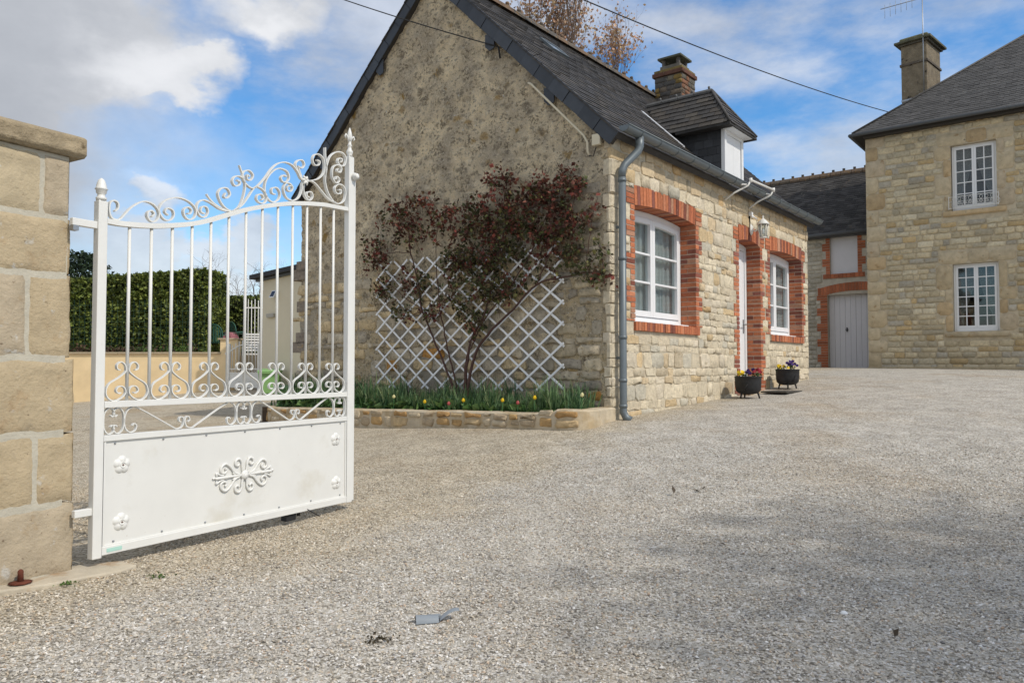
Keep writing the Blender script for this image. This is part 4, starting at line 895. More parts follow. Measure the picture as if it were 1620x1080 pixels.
def bed():
    be = empty('raised_flower_bed', cw(-.75, 2.5, .15), ROT, 'low curved stone kerb of the raised flower bed along the gable foot', 'flower bed')
    O = Vector((-.75, 2.5, .15))
    path = catmull([(0.02, -.03), (-.22, -.05), (-.50, -.10), (-.70, .0), (-.76, .30), (-.76, 1.2), (-.76, 2.3), (-.76, 3.5), (-.76, 4.6), (-.76, 5.3), (-.62, 5.75), (-.25, 6.0), (.1, 6.05)], 8)
    P = [Vector((a, b, 0)) for a, b in path]; n = len(P); w = .17; cum = [0]
    for i in range(1, n): cum.append(cum[-1]+(P[i]-P[i-1]).length)
    def top(v): return .415+.11*max(0, min(1, (5.4-v)/5.5))+(.035 if v < .3 else 0)+noise.noise((v*2, 0, 0))*.012
    nor = []
    for i in range(n):
        t = (P[min(i+1, n-1)]-P[max(i-1, 0)]).normalized(); nor.append(Vector((-t.y, t.x, 0))*-1)
    if nor[n//2].x > 0: nor = [-q for q in nor]
    mb = MB(); v = []
    for i in range(n):
        o, q = P[i]+nor[i]*.0, P[i]-nor[i]*w; zt = top(P[i].y); zo = -.1
        for a, z in ((o, zo), (o+nor[i]*.0, zt-.02), (o-nor[i]*.02, zt), (q, zt), (q, zo)): v.append(Vector((a.x, a.y, z))-O)
    mb.add(v, [(i*5+k, i*5+k+1, (i+1)*5+k+1, (i+1)*5+k) for i in range(n-1) for k in range(4)], smooth=False)
    kerb = mb.build('kerb', mat('bed_mortar', (.52, .44, .32), .95, var=.2, vscale=9, bump=.7, bscale=40, col2=(.44, .34, .21), c2scale=4), be)
    st = Pieces('kerb_stone', mat('kerb_stone_rock', rough=.92, var=.3, vscale=12, bump=.8, bscale=35, tint=True, bdist=.02), kerb, be)
    def at(s, z, d):
        s = max(0, min(cum[-1]-1e-4, s)); i = max(k for k in range(n-1) if cum[k] <= s); f = (s-cum[i])/(cum[i+1]-cum[i]+1e-9); p = P[i].lerp(P[i+1], f)+nor[i]*d
        return tuple(Vector((p.x, p.y, z))-O)
    s = .75
    while s < cum[-1]-.3:
        w_ = random.uniform(.15, .34); p = at(s, 0, 0)[1]+O.y; zt = top(p); z0 = gz(*(cw(-.8, p).xy))+.025
        for a, b in (((z0, zt-.09) , (zt-.08, zt-.02)) if random.random() < .8 else ((z0, z0+.09), (z0+.10, zt-.02))):
            if b-a < .04: continue
            t_ = random.choice([(.50, .37, .21), (.45, .29, .13), (.52, .43, .30), (.42, .33, .22), (.40, .24, .10)]); 
            if random.random() < .9: st.add(rubble(rrect(s+.012, s+w_-.012-random.random()*.04, a+.005, b-.005, .014), at, random.uniform(.008, .022), .02, -.02, t_, .007), at(s, a, 0), math.sqrt(w_*(b-a)))
        s += w_
    st.finish()
    so_ = MB(); so_.box((-.62-O.x, .1-O.y, 0-O.z), (-.02-O.x, 5.9-O.y, .40-O.z)); so_.build('soil_fill', M_soil, be)
    # long narrow bulb leaves
    vv, ff, tt = [], [], []; random.seed(11)
    for clump in range(760):
        v0 = random.uniform(.12, 5.75); s0 = random.uniform(-.56, -.08); zb = .40; n_ = random.randint(5, 10)
        hgt = random.uniform(.26, .44)*(1.15 if noise.noise((v0*1.7, s0*3, 0)) > 0 else .8)
        for k in range(n_):
            b = Vector((s0+jit(.03), v0+jit(.04), zb)); an = random.random()*6.283; ln = random.uniform(.0, .55); hh = hgt*random.uniform(.6, 1.15); wd = random.uniform(.005, .012)
            dr = Vector((math.cos(an), math.sin(an), 0)); sd_ = Vector((-dr.y, dr.x, 0)); o = len(vv); c = random.choice([(.07, .14, .06), (.10, .18, .08), (.055, .12, .055), (.15, .24, .10), (.20, .26, .12)]); kk = random.uniform(.75, 1.3)
            for t in (0, .35, .7, 1): 
                p = b+dr*hh*ln*t*t+Vector((0, 0, hh*(t-.25*ln*t*t))); ww = wd*(1-.75*t*t)
                vv += [p-sd_*ww, p+sd_*ww]; tt += [tuple(q*kk for q in c)]*2
            ff += [(o+2*j, o+2*j+1, o+2*j+3, o+2*j+2) for j in range(3)]
    V = np.array([cw(p.x, p.y, p.z) for p in vv]); o = from_arrays('bulb_leaves', V, np.array(ff), np.array(tt), M_leaf, kind='stuff'); o['label'] = 'dense narrow green bulb leaves filling the flower bed'
    pts = [cw(random.uniform(-.55, -.38), v, .45+random.random()*.06) for v in np.random.uniform(.2, 5.5, 1700)]; V, F, T = leaves(pts, .14, [random.choice([(.08, .16, .045), (.06, .13, .04), (.11, .19, .06)]) for _ in pts], .9)
    o = from_arrays('ground_leaves', V, F, T, M_leaf, kind='stuff'); o['label'] = 'broad low leaves spilling over the kerb of the flower bed'
    for i, (x, y, h, m, lab) in enumerate([(623, 630, .26, M_cream_p, 'pale cream tulip at the left of the flower bed'), (672, 638, .2, M_pansy_y, 'half open yellow tulip left of the rose stems in the flower bed'), (733, 636, .22, M_pansy_y, 'yellow tulip just right of the rose stems at the kerb'), (795, 636, .22, M_pansy_y, 'slim yellow tulip near the middle of the kerb'), (846, 632, .25, M_pansy_y, 'largest bright yellow tulip in the flower bed'), (710, 641, .2, M_pink, 'pink tulip bud beside the foot of the rose'), (819, 640, .2, M_pink, 'reddish tulip between two yellow ones near the kerb'), (921, 628, .24, M_cream_p, 'pale greenish tulip at the right end of the bed')]):
        v, z = gl(x, y, .62); p = cw(-.62, v, z-h); t = empty('tulip', p, random.random()*6, lab, 'tulip', 'tulips in the flower bed')
        MB().tube([(0, 0, 0), (.005, 0, h*.5), (0, .004, h)], .003, 5).build('stalk', M_dgrn, t)
        q = MB()
        for k in range(6):
            th = k*math.pi/3; rr = .016 if k % 2 else .013; c, s_ = math.cos(th), math.sin(th); w_ = .013
            prof = [(0.003, 0, .003), (rr, .012, w_), (rr*1.05, .03, w_*.9), (rr*.5, .05, .002)]
            for (r_, z_, ww) in prof: q.v += [(r_*c-ww*s_, r_*s_+ww*c, h+z_), (r_*c+ww*s_, r_*s_-ww*c, h+z_)]; q.t += [(1, 1, 1)]*2
            o = k*8; q.f += [(o+2*j, o+2*j+1, o+2*j+3, o+2*j+2) for j in range(3)]; q.sm += [True]*3
        q.build('blossom', m, t)
bed()

# ------------------------------------------------------------ pillar, gate and small things by the entrance
def pillar():
    ga = math.atan2(.86127, .50815); p0 = (-2.155, 3.74, 0)
    r = empty('stone_pillar', p0, ga, 'gate pillar of large buff stone blocks with a moulded cap', 'pillar')
    f = lambda p, q, d: (-p, -d, q)      # p measured back from the corner by the gate, d outward to the yard
    W_ = .72; MB().box((-W_, .0, -.1), (-.048, .45, 2.035)).build('pillar_core', M_pmort, r)
    rows = [(.0, .345), (.345, .687), (.687, 1.046), (1.046, 1.447), (1.447, 1.73), (1.73, 2.035)]; js = [[], [.175], [], [.225], [], [.17]]
    offs = [.02, .01, .0, -.04, -.055, -.065]
    pc = Pieces('stone_block', M_block, r, r)
    for (z0, z1), j, of in zip(rows, js, offs):
        xs = [-of*.6]+j+[.5 if j else .46, W_]
        for a, b in zip(xs[:-1], xs[1:]):
            if b-a < .03: continue
            t = random.choice([(.49, .405, .27), (.46, .37, .24), (.44, .365, .26), (.51, .42, .28)]); g = .0045; q = MB(); n = 12; v = []
            nx, nz = 14, 12
            for i in range(nx+1):
                for k in range(nz+1):
                    p = a+g+(b-a-2*g)*i/nx; z = z0+g+(z1-z0-2*g)*k/nz; e = min(i, nx-i, k, nz-k); d = .007+noise.noise((p*6, z*6, 3.3))*.007+noise.noise((p*22, z*22, 1))*.003
                    if e == 0: d = -.004; p += noise.noise((p*9, z*9, 7))*.010+noise.noise((p*25, z*25, 7))*.008; z += noise.noise((p*11, z*9, 9))*.012+noise.noise((p*30, z*30, 4))*.007
                    elif e == 1: d *= .8; 
                    v.append(f(p, z, d))
            q.add(v, [(i*(nz+1)+k, (i+1)*(nz+1)+k, (i+1)*(nz+1)+k+1, i*(nz+1)+k+1) for i in range(nx) for k in range(nz)], t, True)
            if a < .05:   # end face towards the gate
                q.add([f(a+g+.002, z0+g, -.0), f(a+g+.002, z1-g, -.0), f(a+g-.008, z1-g, -.44), f(a+g-.008, z0+g, -.44)], [(0, 1, 2, 3)], t)
            pc.add(q, f((a+b)/2, (z0+z1)/2, 0), .3)
    pc.finish()
    q = MB(); e = .055; nx, nz = 30, 8; v = []
    for i in range(nx+1):
        for k in range(nz+1):
            p = -.012+(W_+.012)*i/nx; z = 2.037+.105*k/nz; d = .045+noise.noise((p*8, z*20, 2))*.008-(.02 if k in (0, nz) else 0); v.append(f(p+(noise.noise((z*30, 4, p))*.006), z, d))
    q.add(v, [(i*(nz+1)+k, (i+1)*(nz+1)+k, (i+1)*(nz+1)+k+1, i*(nz+1)+k+1) for i in range(nx) for k in range(nz)], (.36, .29, .19), True)
    q.box((-W_, -.027, 2.037), (.011, .5, 2.141), (.34, .28, .19)); q.build('cap', mat('cap_stone', rough=.95, var=.35, vscale=11, bump=.9, bscale=30, tint=True, bdist=.02, spots=[(14, .56, .66, (.16, .12, .07)), (8, .62, .7, (.42, .38, .28))]), r)
pillar()
GA = math.atan2(.86127, .50815)
def gate():
    g = empty('wrought_gate', (-2.0599, 3.83, 0), GA, 'open white wrought iron gate leaf with scrollwork and a solid lower panel', 'gate')
    fn = lambda x, z, d: (x, -d, z)
    def post(x0, x1, z0, z1):
        q = MB(); q.box((x0, -.022, z0), (x1, .022, z1)); q.box((x0+.005, -.017, z1), (x1-.005, .017, z1+.006)); return q.build('gate_post', M_white, g, bevel=.003)
    pl = post(-.054, -.006, .055, 1.84); pr = post(1.749, 1.800, .062, 2.50)
    MB().box((1.801, -.014, .07), (1.828, .014, 2.36)).build('closing_strip', M_white, g, bevel=.003)
    MB().lathe([(.024, 0), (.026, .012), (.019, .018), (.018, .03), (.024, .036), (.026, .052), (.031, .056), (.026, .062), (.022, .082), (.015, .102), (.004, .112), (0, .113)], (-.030, 0, 1.846), 16).build('acorn_finial', M_white, pl)
    c = (1.775, 0, 2.506); q = MB(); q.lathe([(.024, 0), (.016, .01), (.022, .02), (.024, .035), (.014, .05), (.011, .07), (.018, .078), (.011, .088), (.009, .11)], c, 14)
    q.lathe([(.008, .10), (.020, .135), (.014, .17), (.003, .205), (0, .206)], c, 8)
    for s in (-1, 1): q.tube([(c[0]+s*.008, 0, c[2]+.10), (c[0]+s*.02, 0, c[2]+.135), (c[0]+s*.04, 0, c[2]+.15), (c[0]+s*.048, 0, c[2]+.135), (c[0]+s*.038, 0, c[2]+.122)], [.006, .007, .007, .006, .004], 8)
    q.build('fleur_finial', M_white, pr)
    q = MB()      # cast knob on the closing side
    q.lathe([(0, 0), (.03, .004), (.04, .02), (.026, .035), (.03, .05), (.012, .062), (0, .063)], (1.80, 0, 0), 9, axis='y'); q.v = [(1.795+(x-1.80)*.75, -.022-y*.7, z*.75+2.36) for x, y, z in q.v]; q.build('cast_knob', M_white, g)
    def rail(n, x0, x1, z0, z1, d=.02): return MB().box((x0, -d, z0), (x1, d, z1)).build(n, M_white, g, bevel=.002)
    rail('rail', -.004, 1.748, .800, .832); rail('rail', -.004, 1.748, .632, .662); rail('rail', -.004, 1.748, .066, .106)
    TR = catmull([(-.004, 1.744), (.096, 1.745), (.273, 1.764), (.478, 1.808), (.624, 1.858), (.796, 1.932), (.997, 2.003), (1.233, 2.066), (1.471, 2.105), (1.60, 2.115), (1.748, 2.122)], 6)
    MB().ribbon(TR, fn, .036, .026).build('top_rail', M_white, g)
    def tz(x):
        for (a, za), (b, zb) in zip(TR, TR[1:]):
            if a <= x <= b: return za+(zb-za)*(x-a)/(b-a)
        return TR[-1][1]
    for k in range(1, 14):
        x = k*1.745/14; MB().tube([(x, 0, .832), (x, 0, tz(x)-.008)], .0085, 10).build('bar', M_white, g)
    MB().box((.002, -.008, .104), (1.744, .004, .634)).build('lower_panel', M_panel, g, bevel=.001)
    bead = MB(); bead.box((.0, -.016, .106), (.010, -.008, .632)); bead.box((1.736, -.016, .106), (1.746, -.008, .632)); bead.box((.0105, -.016, .106), (1.7355, -.008, .112)); bead.build('panel_bead', M_white, g)
    for k in range(7):
        x = .06+k*.272; MB().tube([(x, -.008, .125), (x, -.013, .125)], .005, 8).build('rivet', M_steel, g); MB().tube([(x, -.008, .618), (x, -.013, .618)], .005, 8).build('rivet', M_steel, g)
    SC = {
     '1':[(0.023, 1.803), (0.044, 1.82), (0.043, 1.847), (0.017, 1.857), (-0.009, 1.842), (-0.015, 1.809), (-0.008, 1.779), (0.015, 1.761), (0.057, 1.765), (0.089, 1.794), (0.132, 1.841), (0.191, 1.881), (0.241, 1.882), (0.278, 1.858), (0.288, 1.826), (0.274, 1.795), (0.246, 1.783), (0.221, 1.803), (0.223, 1.831), (0.245, 1.842), (0.259, 1.828), (0.245, 1.809)],
     '2':[(0.344, 1.835), (0.323, 1.849), (0.338, 1.873), (0.371, 1.867), (0.377, 1.837), (0.358, 1.811), (0.326, 1.806), (0.297, 1.828), (0.289, 1.867), (0.324, 1.912), (0.394, 1.942), (0.46, 1.938), (0.506, 1.912), (0.518, 1.881), (0.503, 1.846), (0.468, 1.833), (0.442, 1.853), (0.439, 1.882), (0.464, 1.902), (0.488, 1.891), (0.48, 1.867), (0.462, 1.866)],
     '3':[(0.573, 1.884), (0.548, 1.894), (0.558, 1.921), (0.587, 1.924), (0.598, 1.898), (0.579, 1.866), (0.547, 1.866), (0.523, 1.897), (0.529, 1.936), (0.563, 1.961), (0.605, 1.957), (0.641, 1.944), (0.686, 1.929), (0.762, 1.932), (0.833, 1.978), (0.883, 2.042), (0.926, 2.103), (0.961, 2.117), (1.003, 2.102), (1.025, 2.067), (1.011, 2.03), (0.976, 2.021), (0.946, 2.038), (0.954, 2.067), (0.986, 2.076), (1.0, 2.056), (0.983, 2.042)],
     '4':[(0.716, 2.031), (0.706, 2.007), (0.729, 2.005), (0.749, 2.032), (0.728, 2.061), (0.69, 2.055), (0.664, 2.02), (0.679, 1.978), (0.714, 1.945), (0.762, 1.933), (0.814, 1.966), (0.843, 2.026), (0.858, 2.095), (0.85, 2.137), (0.817, 2.153), (0.781, 2.143), (0.764, 2.113), (0.782, 2.089), (0.813, 2.099), (0.821, 2.12), (0.798, 2.126)],
     '6':[(0.888, 2.167), (0.871, 2.174), (0.874, 2.148), (0.901, 2.148), (0.917, 2.182), (0.887, 2.204), (0.849, 2.189), (0.837, 2.156), (0.858, 2.122), (0.895, 2.102), (0.926, 2.104), (0.964, 2.133), (1.016, 2.192), (1.058, 2.25), (1.109, 2.297), (1.168, 2.321), (1.229, 2.318), (1.276, 2.287), (1.308, 2.247), (1.339, 2.239)],
     '6b':[(1.291, 2.318), (1.319, 2.318), (1.338, 2.344), (1.323, 2.369), (1.286, 2.362), (1.261, 2.332), (1.274, 2.299), (1.307, 2.259), (1.339, 2.239)],
     '7':[(1.184, 2.232), (1.158, 2.235), (1.138, 2.213), (1.155, 2.192), (1.188, 2.198), (1.207, 2.228), (1.195, 2.261), (1.165, 2.273), (1.116, 2.269), (1.066, 2.235), (1.023, 2.18), (1.008, 2.125), (1.017, 2.082), (1.046, 2.053), (1.083, 2.047), (1.123, 2.074), (1.132, 2.114), (1.107, 2.143), (1.068, 2.132), (1.066, 2.103), (1.093, 2.098)],
     '8':[(1.223, 2.179), (1.196, 2.173), (1.193, 2.146), (1.223, 2.144), (1.237, 2.173), (1.211, 2.193), (1.177, 2.184), (1.16, 2.145), (1.182, 2.1), (1.232, 2.085), (1.286, 2.112), (1.315, 2.165), (1.32, 2.214), (1.339, 2.239)],
     '9':[(1.339, 2.236), (1.331, 2.18), (1.351, 2.133), (1.389, 2.117), (1.415, 2.146), (1.403, 2.174), (1.368, 2.167), (1.363, 2.142), (1.385, 2.136)],
     '10':[(1.339, 2.239), (1.412, 2.256), (1.47, 2.282), (1.511, 2.322), (1.523, 2.374), (1.51, 2.427), (1.467, 2.446), (1.426, 2.43), (1.412, 2.396), (1.429, 2.366), (1.467, 2.372), (1.479, 2.398), (1.451, 2.403)],
     'spike':[(1.528, 2.507), (1.53, 2.45), (1.543, 2.372), (1.53, 2.283), (1.555, 2.207), (1.608, 2.155), (1.661, 2.145), (1.714, 2.176), (1.731, 2.23), (1.713, 2.276), (1.663, 2.283), (1.624, 2.25), (1.638, 2.215), (1.682, 2.222), (1.686, 2.245), (1.659, 2.244)],
     '12':[(1.533, 2.308), (1.544, 2.385), (1.578, 2.459), (1.639, 2.504), (1.701, 2.51), (1.731, 2.48), (1.72, 2.432), (1.684, 2.418), (1.65, 2.435), (1.661, 2.464), (1.694, 2.466), (1.684, 2.442)],
     '13':[(1.653, 2.391), (1.645, 2.371), (1.678, 2.37), (1.687, 2.405), (1.649, 2.416), (1.605, 2.387), (1.597, 2.325), (1.624, 2.29), (1.654, 2.291), (1.67, 2.319), (1.641, 2.332), (1.63, 2.309)],
     '14':[(1.339, 2.239), (1.42, 2.247), (1.496, 2.202), (1.564, 2.16), (1.634, 2.148)],
    }

    SC['1'] = [(x+.024*max(0, .1-x)/.115, z) for x, z in SC['1']]
    for k, P in SC.items(): MB().ribbon(catmull(P, 5), fn, .022, .0065).build('scroll', M_white, g)
    MB().ribbon(catmull([(.588, 2.0), (.60, 1.985), (.64, 1.955), (.70, 1.935), (.77, 1.932)], 6), fn, .016, .006).build('spike', M_white, g)
    MB().ribbon(catmull([(.815, 2.22), (.825, 2.20), (.84, 2.17), (.85, 2.15)], 4), fn, .016, .006).build('spike', M_white, g)
    MB().ribbon([(1.287, 2.327), (1.30, 2.29), (1.318, 2.262)], fn, .014, .006).build('spike', M_white, g)
    q = MB()
    for k in range(6):
        th = k*math.pi/3; q.tube([(1.339, -.012, 2.239), (1.339+.018*math.cos(th), -.02, 2.239+.018*math.sin(th)), (1.339+.034*math.cos(th), -.014, 2.239+.034*math.sin(th))], [.006, .010, .004], 7)
    q.lathe([(0, 0), (.01, .006), (.006, .014), (0, .016)], (0, 0, 0), 8, axis='y') if False else None
    q.build('leaf_rosette', M_white, g)
    # hearts of paired scrolls above the middle rail
    def spiral(cx, cz, r0, r1, a0, turns, n=14): return [(cx+(r0+(r1-r0)*t)*math.cos(a0+turns*2*math.pi*t), cz+(r0+(r1-r0)*t)*math.sin(a0+turns*2*math.pi*t)) for t in [i/n for i in range(n+1)]]
    for k in range(1, 14, 2):
        x = k*1.745/14
        for s in (-1, 1):
            top = spiral(.036, 1.006, .008, .027, -1.2, 1.15, 12); P = [(x+s*a, z) for a, z in top]
            P = [(.040, .990), (.055, .995), (.058, 1.016), (.038, 1.032), (.017, 1.020), (.009, 1.000), (.012, .980), (.050, .950), (.098, .921), (.114, .890), (.112, .862), (.090, .838), (.060, .834), (.028, .850), (.010, .872), (.014, .896), (.034, .908), (.054, .900), (.060, .882), (.046, .870), (.034, .874)]
            MB().ribbon(catmull([(x+s*a, z) for a, z in P], 4), fn, .018, .005).build('scroll', M_white, g)
    # narrow frieze between the rails
    z0, z1 = .664, .799; zm = (z0+z1)/2
    fr = []
    CS = [(.0, .045), (.028, .06), (.020, .052)]
    def Cs(x, s): return [(x+s*.014, zm+.022), (x+s*.006, zm+.034), (x+s*.018, zm+.044), (x+s*.034, zm+.034), (x+s*.030, zm+.010), (x+s*.034, zm+.034)][:0]+[(x-s*.012, zm+.030), (x-s*.022, zm+.022), (x-s*.032, zm+.034), (x-s*.024, zm+.058), (x-s*.0, zm+.064), (x+s*.020, zm+.040), (x+s*.024, zm), (x+s*.020, zm-.040), (x-s*.0, zm-.064), (x-s*.024, zm-.058), (x-s*.032, zm-.034), (x-s*.022, zm-.022), (x-s*.012, zm-.030)]
    def big(x, s): return [(x+s*.075, zm-.020), (x+s*.062, zm-.012), (x+s*.052, zm-.026), (x+s*.062, zm-.050), (x+s*.090, zm-.048), (x+s*.102, zm-.020), (x+s*.085, zm+.004), (x+s*.055, zm+.0), (x+s*.040, zm-.03), (x+s*.045, zm-.06)][:0]+[(x+s*.070, zm-.030), (x+s*.082, zm-.020), (x+s*.094, zm-.032), (x+s*.086, zm-.056), (x+s*.060, zm-.064), (x+s*.034, zm-.044), (x+s*.026, zm-.004), (x+s*.036, zm+.040), (x+s*.065, zm+.064), (x+s*.110, zm+.056)]
    def low(x, s): return [(x+s*.022, zm-.012), (x+s*.014, zm-.002), (x+s*.026, zm+.010), (x+s*.044, zm-.004), (x+s*.040, zm-.034), (x+s*.014, zm-.062)][:0]+[(x+s*.030, zm-.030), (x+s*.020, zm-.016), (x+s*.028, zm-.002), (x+s*.044, zm-.006), (x+s*.046, zm-.030), (x+s*.030, zm-.056), (x+s*.006, zm-.062)][:0]+[(x+s*.022, zm-.030), (x+s*.034, zm-.020), (x+s*.028, zm-.002), (x+s*.010, zm-.004), (x+s*.004, zm-.028), (x+s*.016, zm-.056), (x+s*.042, zm-.064)]
    for cxm in (.055, .872, 1.690):
        for s in (-1, 1): MB().ribbon(catmull(Cs(cxm+s*.030, s), 4), fn, .016, .005).build('scroll', M_white, g)
    for cxm, sides in ((.055, (1,)), (.872, (-1, 1)), (1.690, (-1,))):
        for s in sides:
            lc = cxm+s*.409; P = big(cxm+s*.030, s); Q = low(lc, -s)
            MB().ribbon(catmull(P+[(lc-s*.060, zm-.060)]+[], 4), fn, .016, .005).build('scroll', M_white, g)
            MB().ribbon(catmull([(lc-s*.06, zm-.062)]+[(x, z) for x, z in Q[::-1]], 4), fn, .016, .005).build('scroll', M_white, g)
    # rosettes and the cast ornament on the panel
    def rosette(x, z, R_):
        q = MB(); n, m = 40, 8; v = []
        for j in range(m+1):
            t = j/m
            for k in range(n):
                th = 2*math.pi*k/n; pet = abs(math.cos(2.5*th)); r = R_*t*(.78+.22*pet**.5); h = .004+.009*math.sin(min(1, t*1.05)*math.pi)*(.6+.4*pet)+(.006*math.exp(-(t*6)**2))+.0015*math.sin(th*20)*t
                if j == m: h = .0
                v.append((x+r*math.cos(th+.3), -.008-h, z+r*math.sin(th+.3)))
        q.add(v, [(j*n+k, j*n+(k+1) % n, (j+1)*n+(k+1) % n, (j+1)*n+k) for j in range(m) for k in range(n)], smooth=True)
        q.tube([(x+.014*math.cos(a), -.019, z+.014*math.sin(a)) for a in [i*.524 for i in range(13)]], .003, 6)
        ro_ = q.build('rosette', M_white, g); MB().tube([(x, -.012, z), (x, -.022, z)], .004, 8).build('rosette_screw', mat('rust'), ro_)
    for x, z in ((.10, .505), (.10, .215), (1.648, .51), (1.655, .212)): rosette(x, z, .047)
    cx, cz = .872, .362; q = MB(); Y = -.014
    def t2(P, r=.007): q.tube([(cx+a, Y, cz+b) for a, b in catmull(P, 5)], r, 7)
    for sx in (-1, 1):
        for sz in (-1, 1):
            t2([(sx*.035, sz*.006), (sx*.07, sz*.02), (sx*.10, sz*.055), (sx*.135, sz*.078), (sx*.165, sz*.062), (sx*.168, sz*.035), (sx*.145, sz*.024), (sx*.128, sz*.038), (sx*.138, sz*.052)], .0075)
            t2([(sx*.012, sz*.015), (sx*.018, sz*.05), (sx*.02, sz*.075), (sx*.038, sz*.098), (sx*.062, sz*.09), (sx*.066, sz*.068), (sx*.05, sz*.058), (sx*.038, sz*.068)], .0075)
            t2([(sx*.15, sz*.012), (sx*.175, sz*.018), (sx*.20, sz*.030), (sx*.196, sz*.014)], .006)
        t2([(sx*.02, 0), (sx*.08, .0), (sx*.12, 0)], .008); t2([(sx*.12, 0), (sx*.16, 0), (sx*.205, 0)], .010); t2([(sx*.06, .0), (sx*.085, .022)], .006); t2([(sx*.06, .0), (sx*.085, -.022)], .006); t2([(sx*.195, 0), (sx*.215, .004), (sx*.222, 0)], .006)
    q.lathe([(0, 0), (.03, 0), (.026, .01), (.012, .014), (0, .018)], (0, 0, 0), 12, axis='y'); k_ = 13*0+12*5
    for i in range(len(q.v)-k_, len(q.v)): x, y, z = q.v[i]; q.v[i] = (cx+x, Y-y, cz+z)
    q.build('cast_ornament', M_white, g)
    for z in (1.715, .29):
        MB().box((-.178 if z > 1 else -.140, -.014, z-.018), (-.054, .014, z+.018)).build('hinge_arm', M_white, g, bevel=.003)
    MB().box((-.178, -.02, 1.672), (-.150, .02, 1.722-.026)).build('hinge_block', M_steel, g)
    b_ = MB(); b_.tube([(1.35, .03, .12), (1.35, .03, .035)], .012, 8); b_.tube([(1.36, -.01, .09), (1.46, -.05, .02)], .0035, 5); b_.box((1.22, -.0, .02), (1.30, .05, .066)); b_.build('drop_bolt', M_iron, g)
    st_ = MB().box((.02, -.0225, .078), (.10, -.0205, .096)).build('scuff_mark', mat('teal_scuff', (.42, .66, .58), .6), g)
gate()
def entrance():
    # threshold slab, rusty stub, gate stop, weeds
    q = MB(); P = [(-3.1, 2.95), (-2.36, 3.33), (-2.12, 3.50), (-2.02, 3.62), (-1.90, 3.74), (-1.88, 3.84), (-2.0, 3.92), (-2.15, 3.86), (-2.5, 3.5), (-3.15, 3.15)]
    q.prism([(a, b) for a, b in P], lambda p, z, d: (p, z, d), -.08, .022+gz(-2.1, 3.7)); o = q.build('threshold_slab', M_slab, bevel=.008); tag(o, 'worn pale threshold stone sunk in gravel at the foot of the pillar', 'slab')
    t = empty('rusty_gate_stop', (-2.245, 3.50, .02), 0, 'short rusty bolt standing on a rusty plate beside the pillar foot', 'bolt')
    MB().lathe([(.045, 0), (.05, .004), (.03, .008), (0, .009)], (0, 0, 0), 10).build('base_plate', M_rust, t); MB().lathe([(.013, .005), (.012, .04), (.012, .055), (.006, .062), (0, .062)], (0, 0, 0), 10).build('bolt_pin', M_rust, t)
    t = empty('plastic_gate_catch', (-.31, 3.07, gz(-.31, 3.07)), R(12), 'bent grey plastic gate catch lying in the middle of the gravel', 'gate catch')
    v = []; n = 10
    for i in range(n+1):
        a = i/n; x = -.075+.09*a
        for j in range(7): th = math.pi*j/6; v.append((x, -.028*math.cos(th)*(1-.1*a), .004+.028*math.sin(th)*(1-.2*a)))
    q = MB().add(v, [(i*7+j, i*7+j+1, (i+1)*7+j+1, (i+1)*7+j) for i in range(n) for j in range(6)], smooth=True); q.build('catch_body', M_grey, t)
    v = []
    for i in range(n+1):
        a = i/n; x = .02+.08*a; z = .004+.03*math.sin(a*1.9); w = .024*(1-.5*a)
        v += [(x, -w+.01*a, z+.006), (x, .0+.02*a, z+.012), (x, w+.03*a, z+.004)]
    q = MB().add(v, [(i*3+j, i*3+j+1, (i+1)*3+j+1, (i+1)*3+j) for i in range(n) for j in range(2)], smooth=True); q.build('catch_tongue', M_grey, t)
    MB().box((-.03, .03, .0), (.03, .045, .018)).build('catch_foot', M_grey, t, bevel=.004)
    labs = ['tiny green weed in the gravel nearest the rusty bolt', 'tiny green weed in the gravel in front of the gate hinge', 'small dark weed tuft in the near gravel left of the grey catch']
    for lab, (x, y, n_, c) in zip(labs, ((-2.06, 3.54, 40, (.10, .17, .04)), (-1.70, 3.66, 30, (.09, .15, .04)), (-.49, 2.85, 46, (.07, .055, .03)))):
        pts = [Vector((x+random.gauss(0, .028), y+random.gauss(0, .02), gz(x, y)+.008+random.random()*.012)) for _ in range(n_)]; V, F, T = leaves(pts, .016, [c]*n_, 1.2)
        o = from_arrays('weed', V, F, T, M_leaf); tag(o, lab, 'weed', 'weeds in the gravel')
    for i, (px_, py_, lab) in enumerate([(1115, 773, 'dark fallen leaf farthest out on the gravel lane'), (1066, 785, 'dark fallen leaf left of two others on the gravel lane'), (1097, 778, 'smallest dark fallen leaf between two others on the lane'), (1138, 864, 'brown fallen leaf in the shaded right gravel'), (1415, 1015, 'curled brown leaf low in the shaded right gravel')]):
        d = pix(px_, py_); t_ = .2
        for _ in range(40): p = cam.location+d*t_; t_ += (p.z-gz(p.x, p.y))/max(.05, -d.z+.05)*.8
        V, F, T = leaves([Vector((p.x, p.y, gz(p.x, p.y)+.02))], .05, [(.06, .045, .03)], 3.0); tag(from_arrays('fallen_leaf', V, F, T, M_dull), lab, 'leaf', 'fallen leaves on the gravel')
    o = MB().lathe([(0, 0), (.014, .003), (.016, .010), (.008, .016), (0, .017)], (1.35, 3.12, gz(1.35, 3.12)), 8).build('white_pebble', M_pvc); tag(o, 'single bright white pebble on the gravel at lower right', 'pebble')
entrance()
